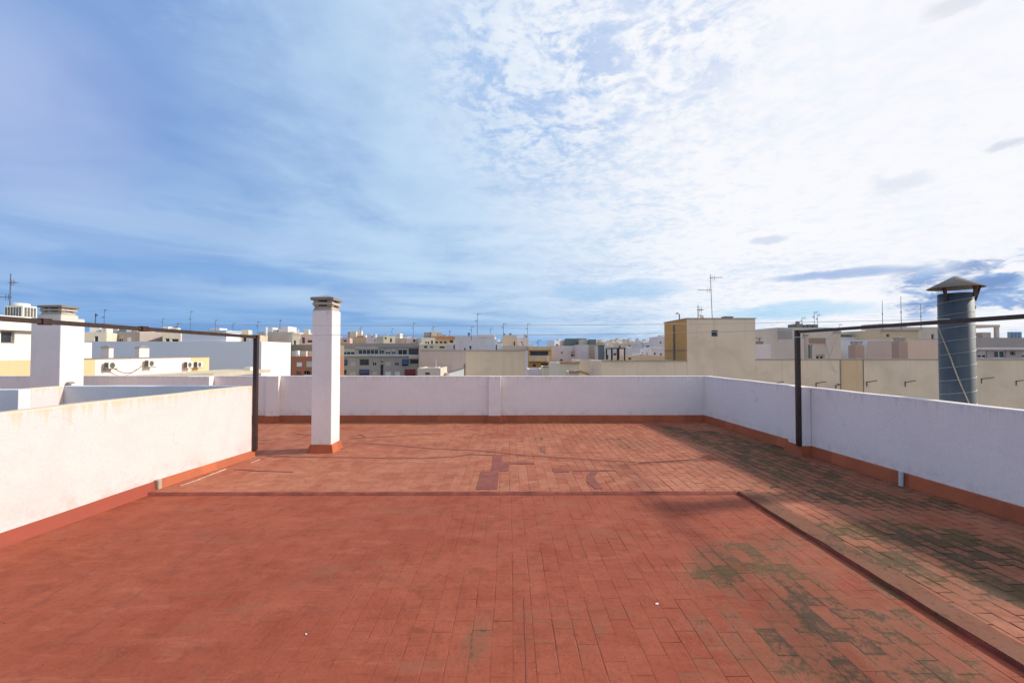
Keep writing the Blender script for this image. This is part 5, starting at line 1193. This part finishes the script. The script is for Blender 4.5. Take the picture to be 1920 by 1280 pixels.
# grey-blue clouds low under the sun
dn = t.noise(t.scale(D, 6.5, 6.5, 18.0), 1.0, 6, 0.6, 0.5)
edge_ = t.m('MULTIPLY', t.mapr(dn, 0.46, 0.54), t.mapr(t.noise(t.scale(D, 14, 14, 34), 1.0, 5, 0.6, 0.4), 0.36, 0.52))
dm = t.m('MULTIPLY', edge_, t.m('MAXIMUM', dblob(1870, 545, 5.5), dblob(1730, 550, 3.5)))
c = t.mix(t.m('MULTIPLY', dm, 0.9), c, t.mix(t.mapr(t.noise(t.scale(D, 12, 12, 30), 1.0, 4), 0.4, 0.65), kc(0.125, 0.27, 0.58), kc(0.27, 0.46, 0.78)))
def streak(px, py, a, b, wob=0.004):
    """a long thin cloud lying along the horizon about one direction: a, b = half length and half height as slopes"""
    d = ray(px, py).normalized(); hz = Vector((-d.y, d.x, 0)).normalized(); vt = d.cross(hz).normalized()
    u = t.m('DIVIDE', t.vm('DOT_PRODUCT', D, tuple(hz)), a); v = t.m('DIVIDE', t.m('ADD', t.vm('DOT_PRODUCT', D, tuple(vt)), t.m('MULTIPLY', t.m('SUBTRACT', dn, 0.5), wob * 8)), b)
    r2 = t.m('ADD', t.m('MULTIPLY', u, u), t.m('MULTIPLY', v, v))
    return t.m('MULTIPLY', t.mapr(r2, 1.0, 0.1), t.mapr(t.vm('DOT_PRODUCT', D, tuple(d)), 0.2, 0.5))
c = t.mix(t.m('MULTIPLY', streak(1570, 513, 0.13, 0.011), 0.7), c, kc(0.24, 0.40, 0.74))
c = t.mix(t.m('MULTIPLY', streak(1440, 449, 0.04, 0.010), 0.5), c, kc(0.45, 0.58, 0.78))
c = t.mix(t.m('MULTIPLY', streak(1890, 268, 0.03, 0.010, 0.008), 0.5), c, kc(0.50, 0.58, 0.72))
c = t.mix(t.m('MULTIPLY', streak(1690, 335, 0.05, 0.018, 0.012), 0.35), c, kc(0.58, 0.66, 0.80))
c = t.mix(t.m('MULTIPLY', streak(1480, 585, 0.16, 0.020, 0.006), 0.6), c, kc(0.34, 0.66, 0.92))
c = t.mix(t.m('MULTIPLY', streak(1150, 545, 0.18, 0.024, 0.006), 0.55), c, kc(0.30, 0.56, 0.86))
lowleft = t.m('MULTIPLY', t.mapr(el, 0.105, 0.035), t.mapr(sd, 0.45, 0.0))
c = t.mix(t.m('MULTIPLY', lowleft, 0.5), c, kc(0.14, 0.33, 0.68))
c = t.mix(t.m('MULTIPLY', streak(420, 510, 0.30, 0.024, 0.006), 0.6), c, kc(0.17, 0.37, 0.73))
c = t.mix(t.m('MULTIPLY', streak(330, 425, 0.28, 0.03, 0.008), 0.5), c, kc(0.42, 0.57, 0.83))
c = t.mix(t.m('MULTIPLY', streak(1800, 5, 0.05, 0.02, 0.012), 0.4), c, kc(0.60, 0.62, 0.72))
t.l.new(c, bg.inputs['Color'])

bg.inputs['Strength'].default_value = G

cam = bpy.data.cameras.new('camera'); cam.sensor_width = 36; cam.lens = F_PX / 1920 * 36; cam.clip_end = 20000; cam.clip_start = 0.05
cob = bpy.data.objects.new('camera', cam); COL.objects.link(cob); cob.location = EYE
cob.rotation_euler = Matrix((RT, UP, -FW)).transposed().to_euler()
sc.camera = cob
sc.render.engine = 'CYCLES'
sc.cycles.use_denoising = True
sc.cycles.max_bounces = 6; sc.cycles.diffuse_bounces = 4
sc.view_settings.view_transform = 'Standard'; sc.view_settings.look = 'None'; sc.view_settings.gamma = 1.0
sc.view_settings.exposure = 0.0
sc.view_settings.use_curve_mapping = False
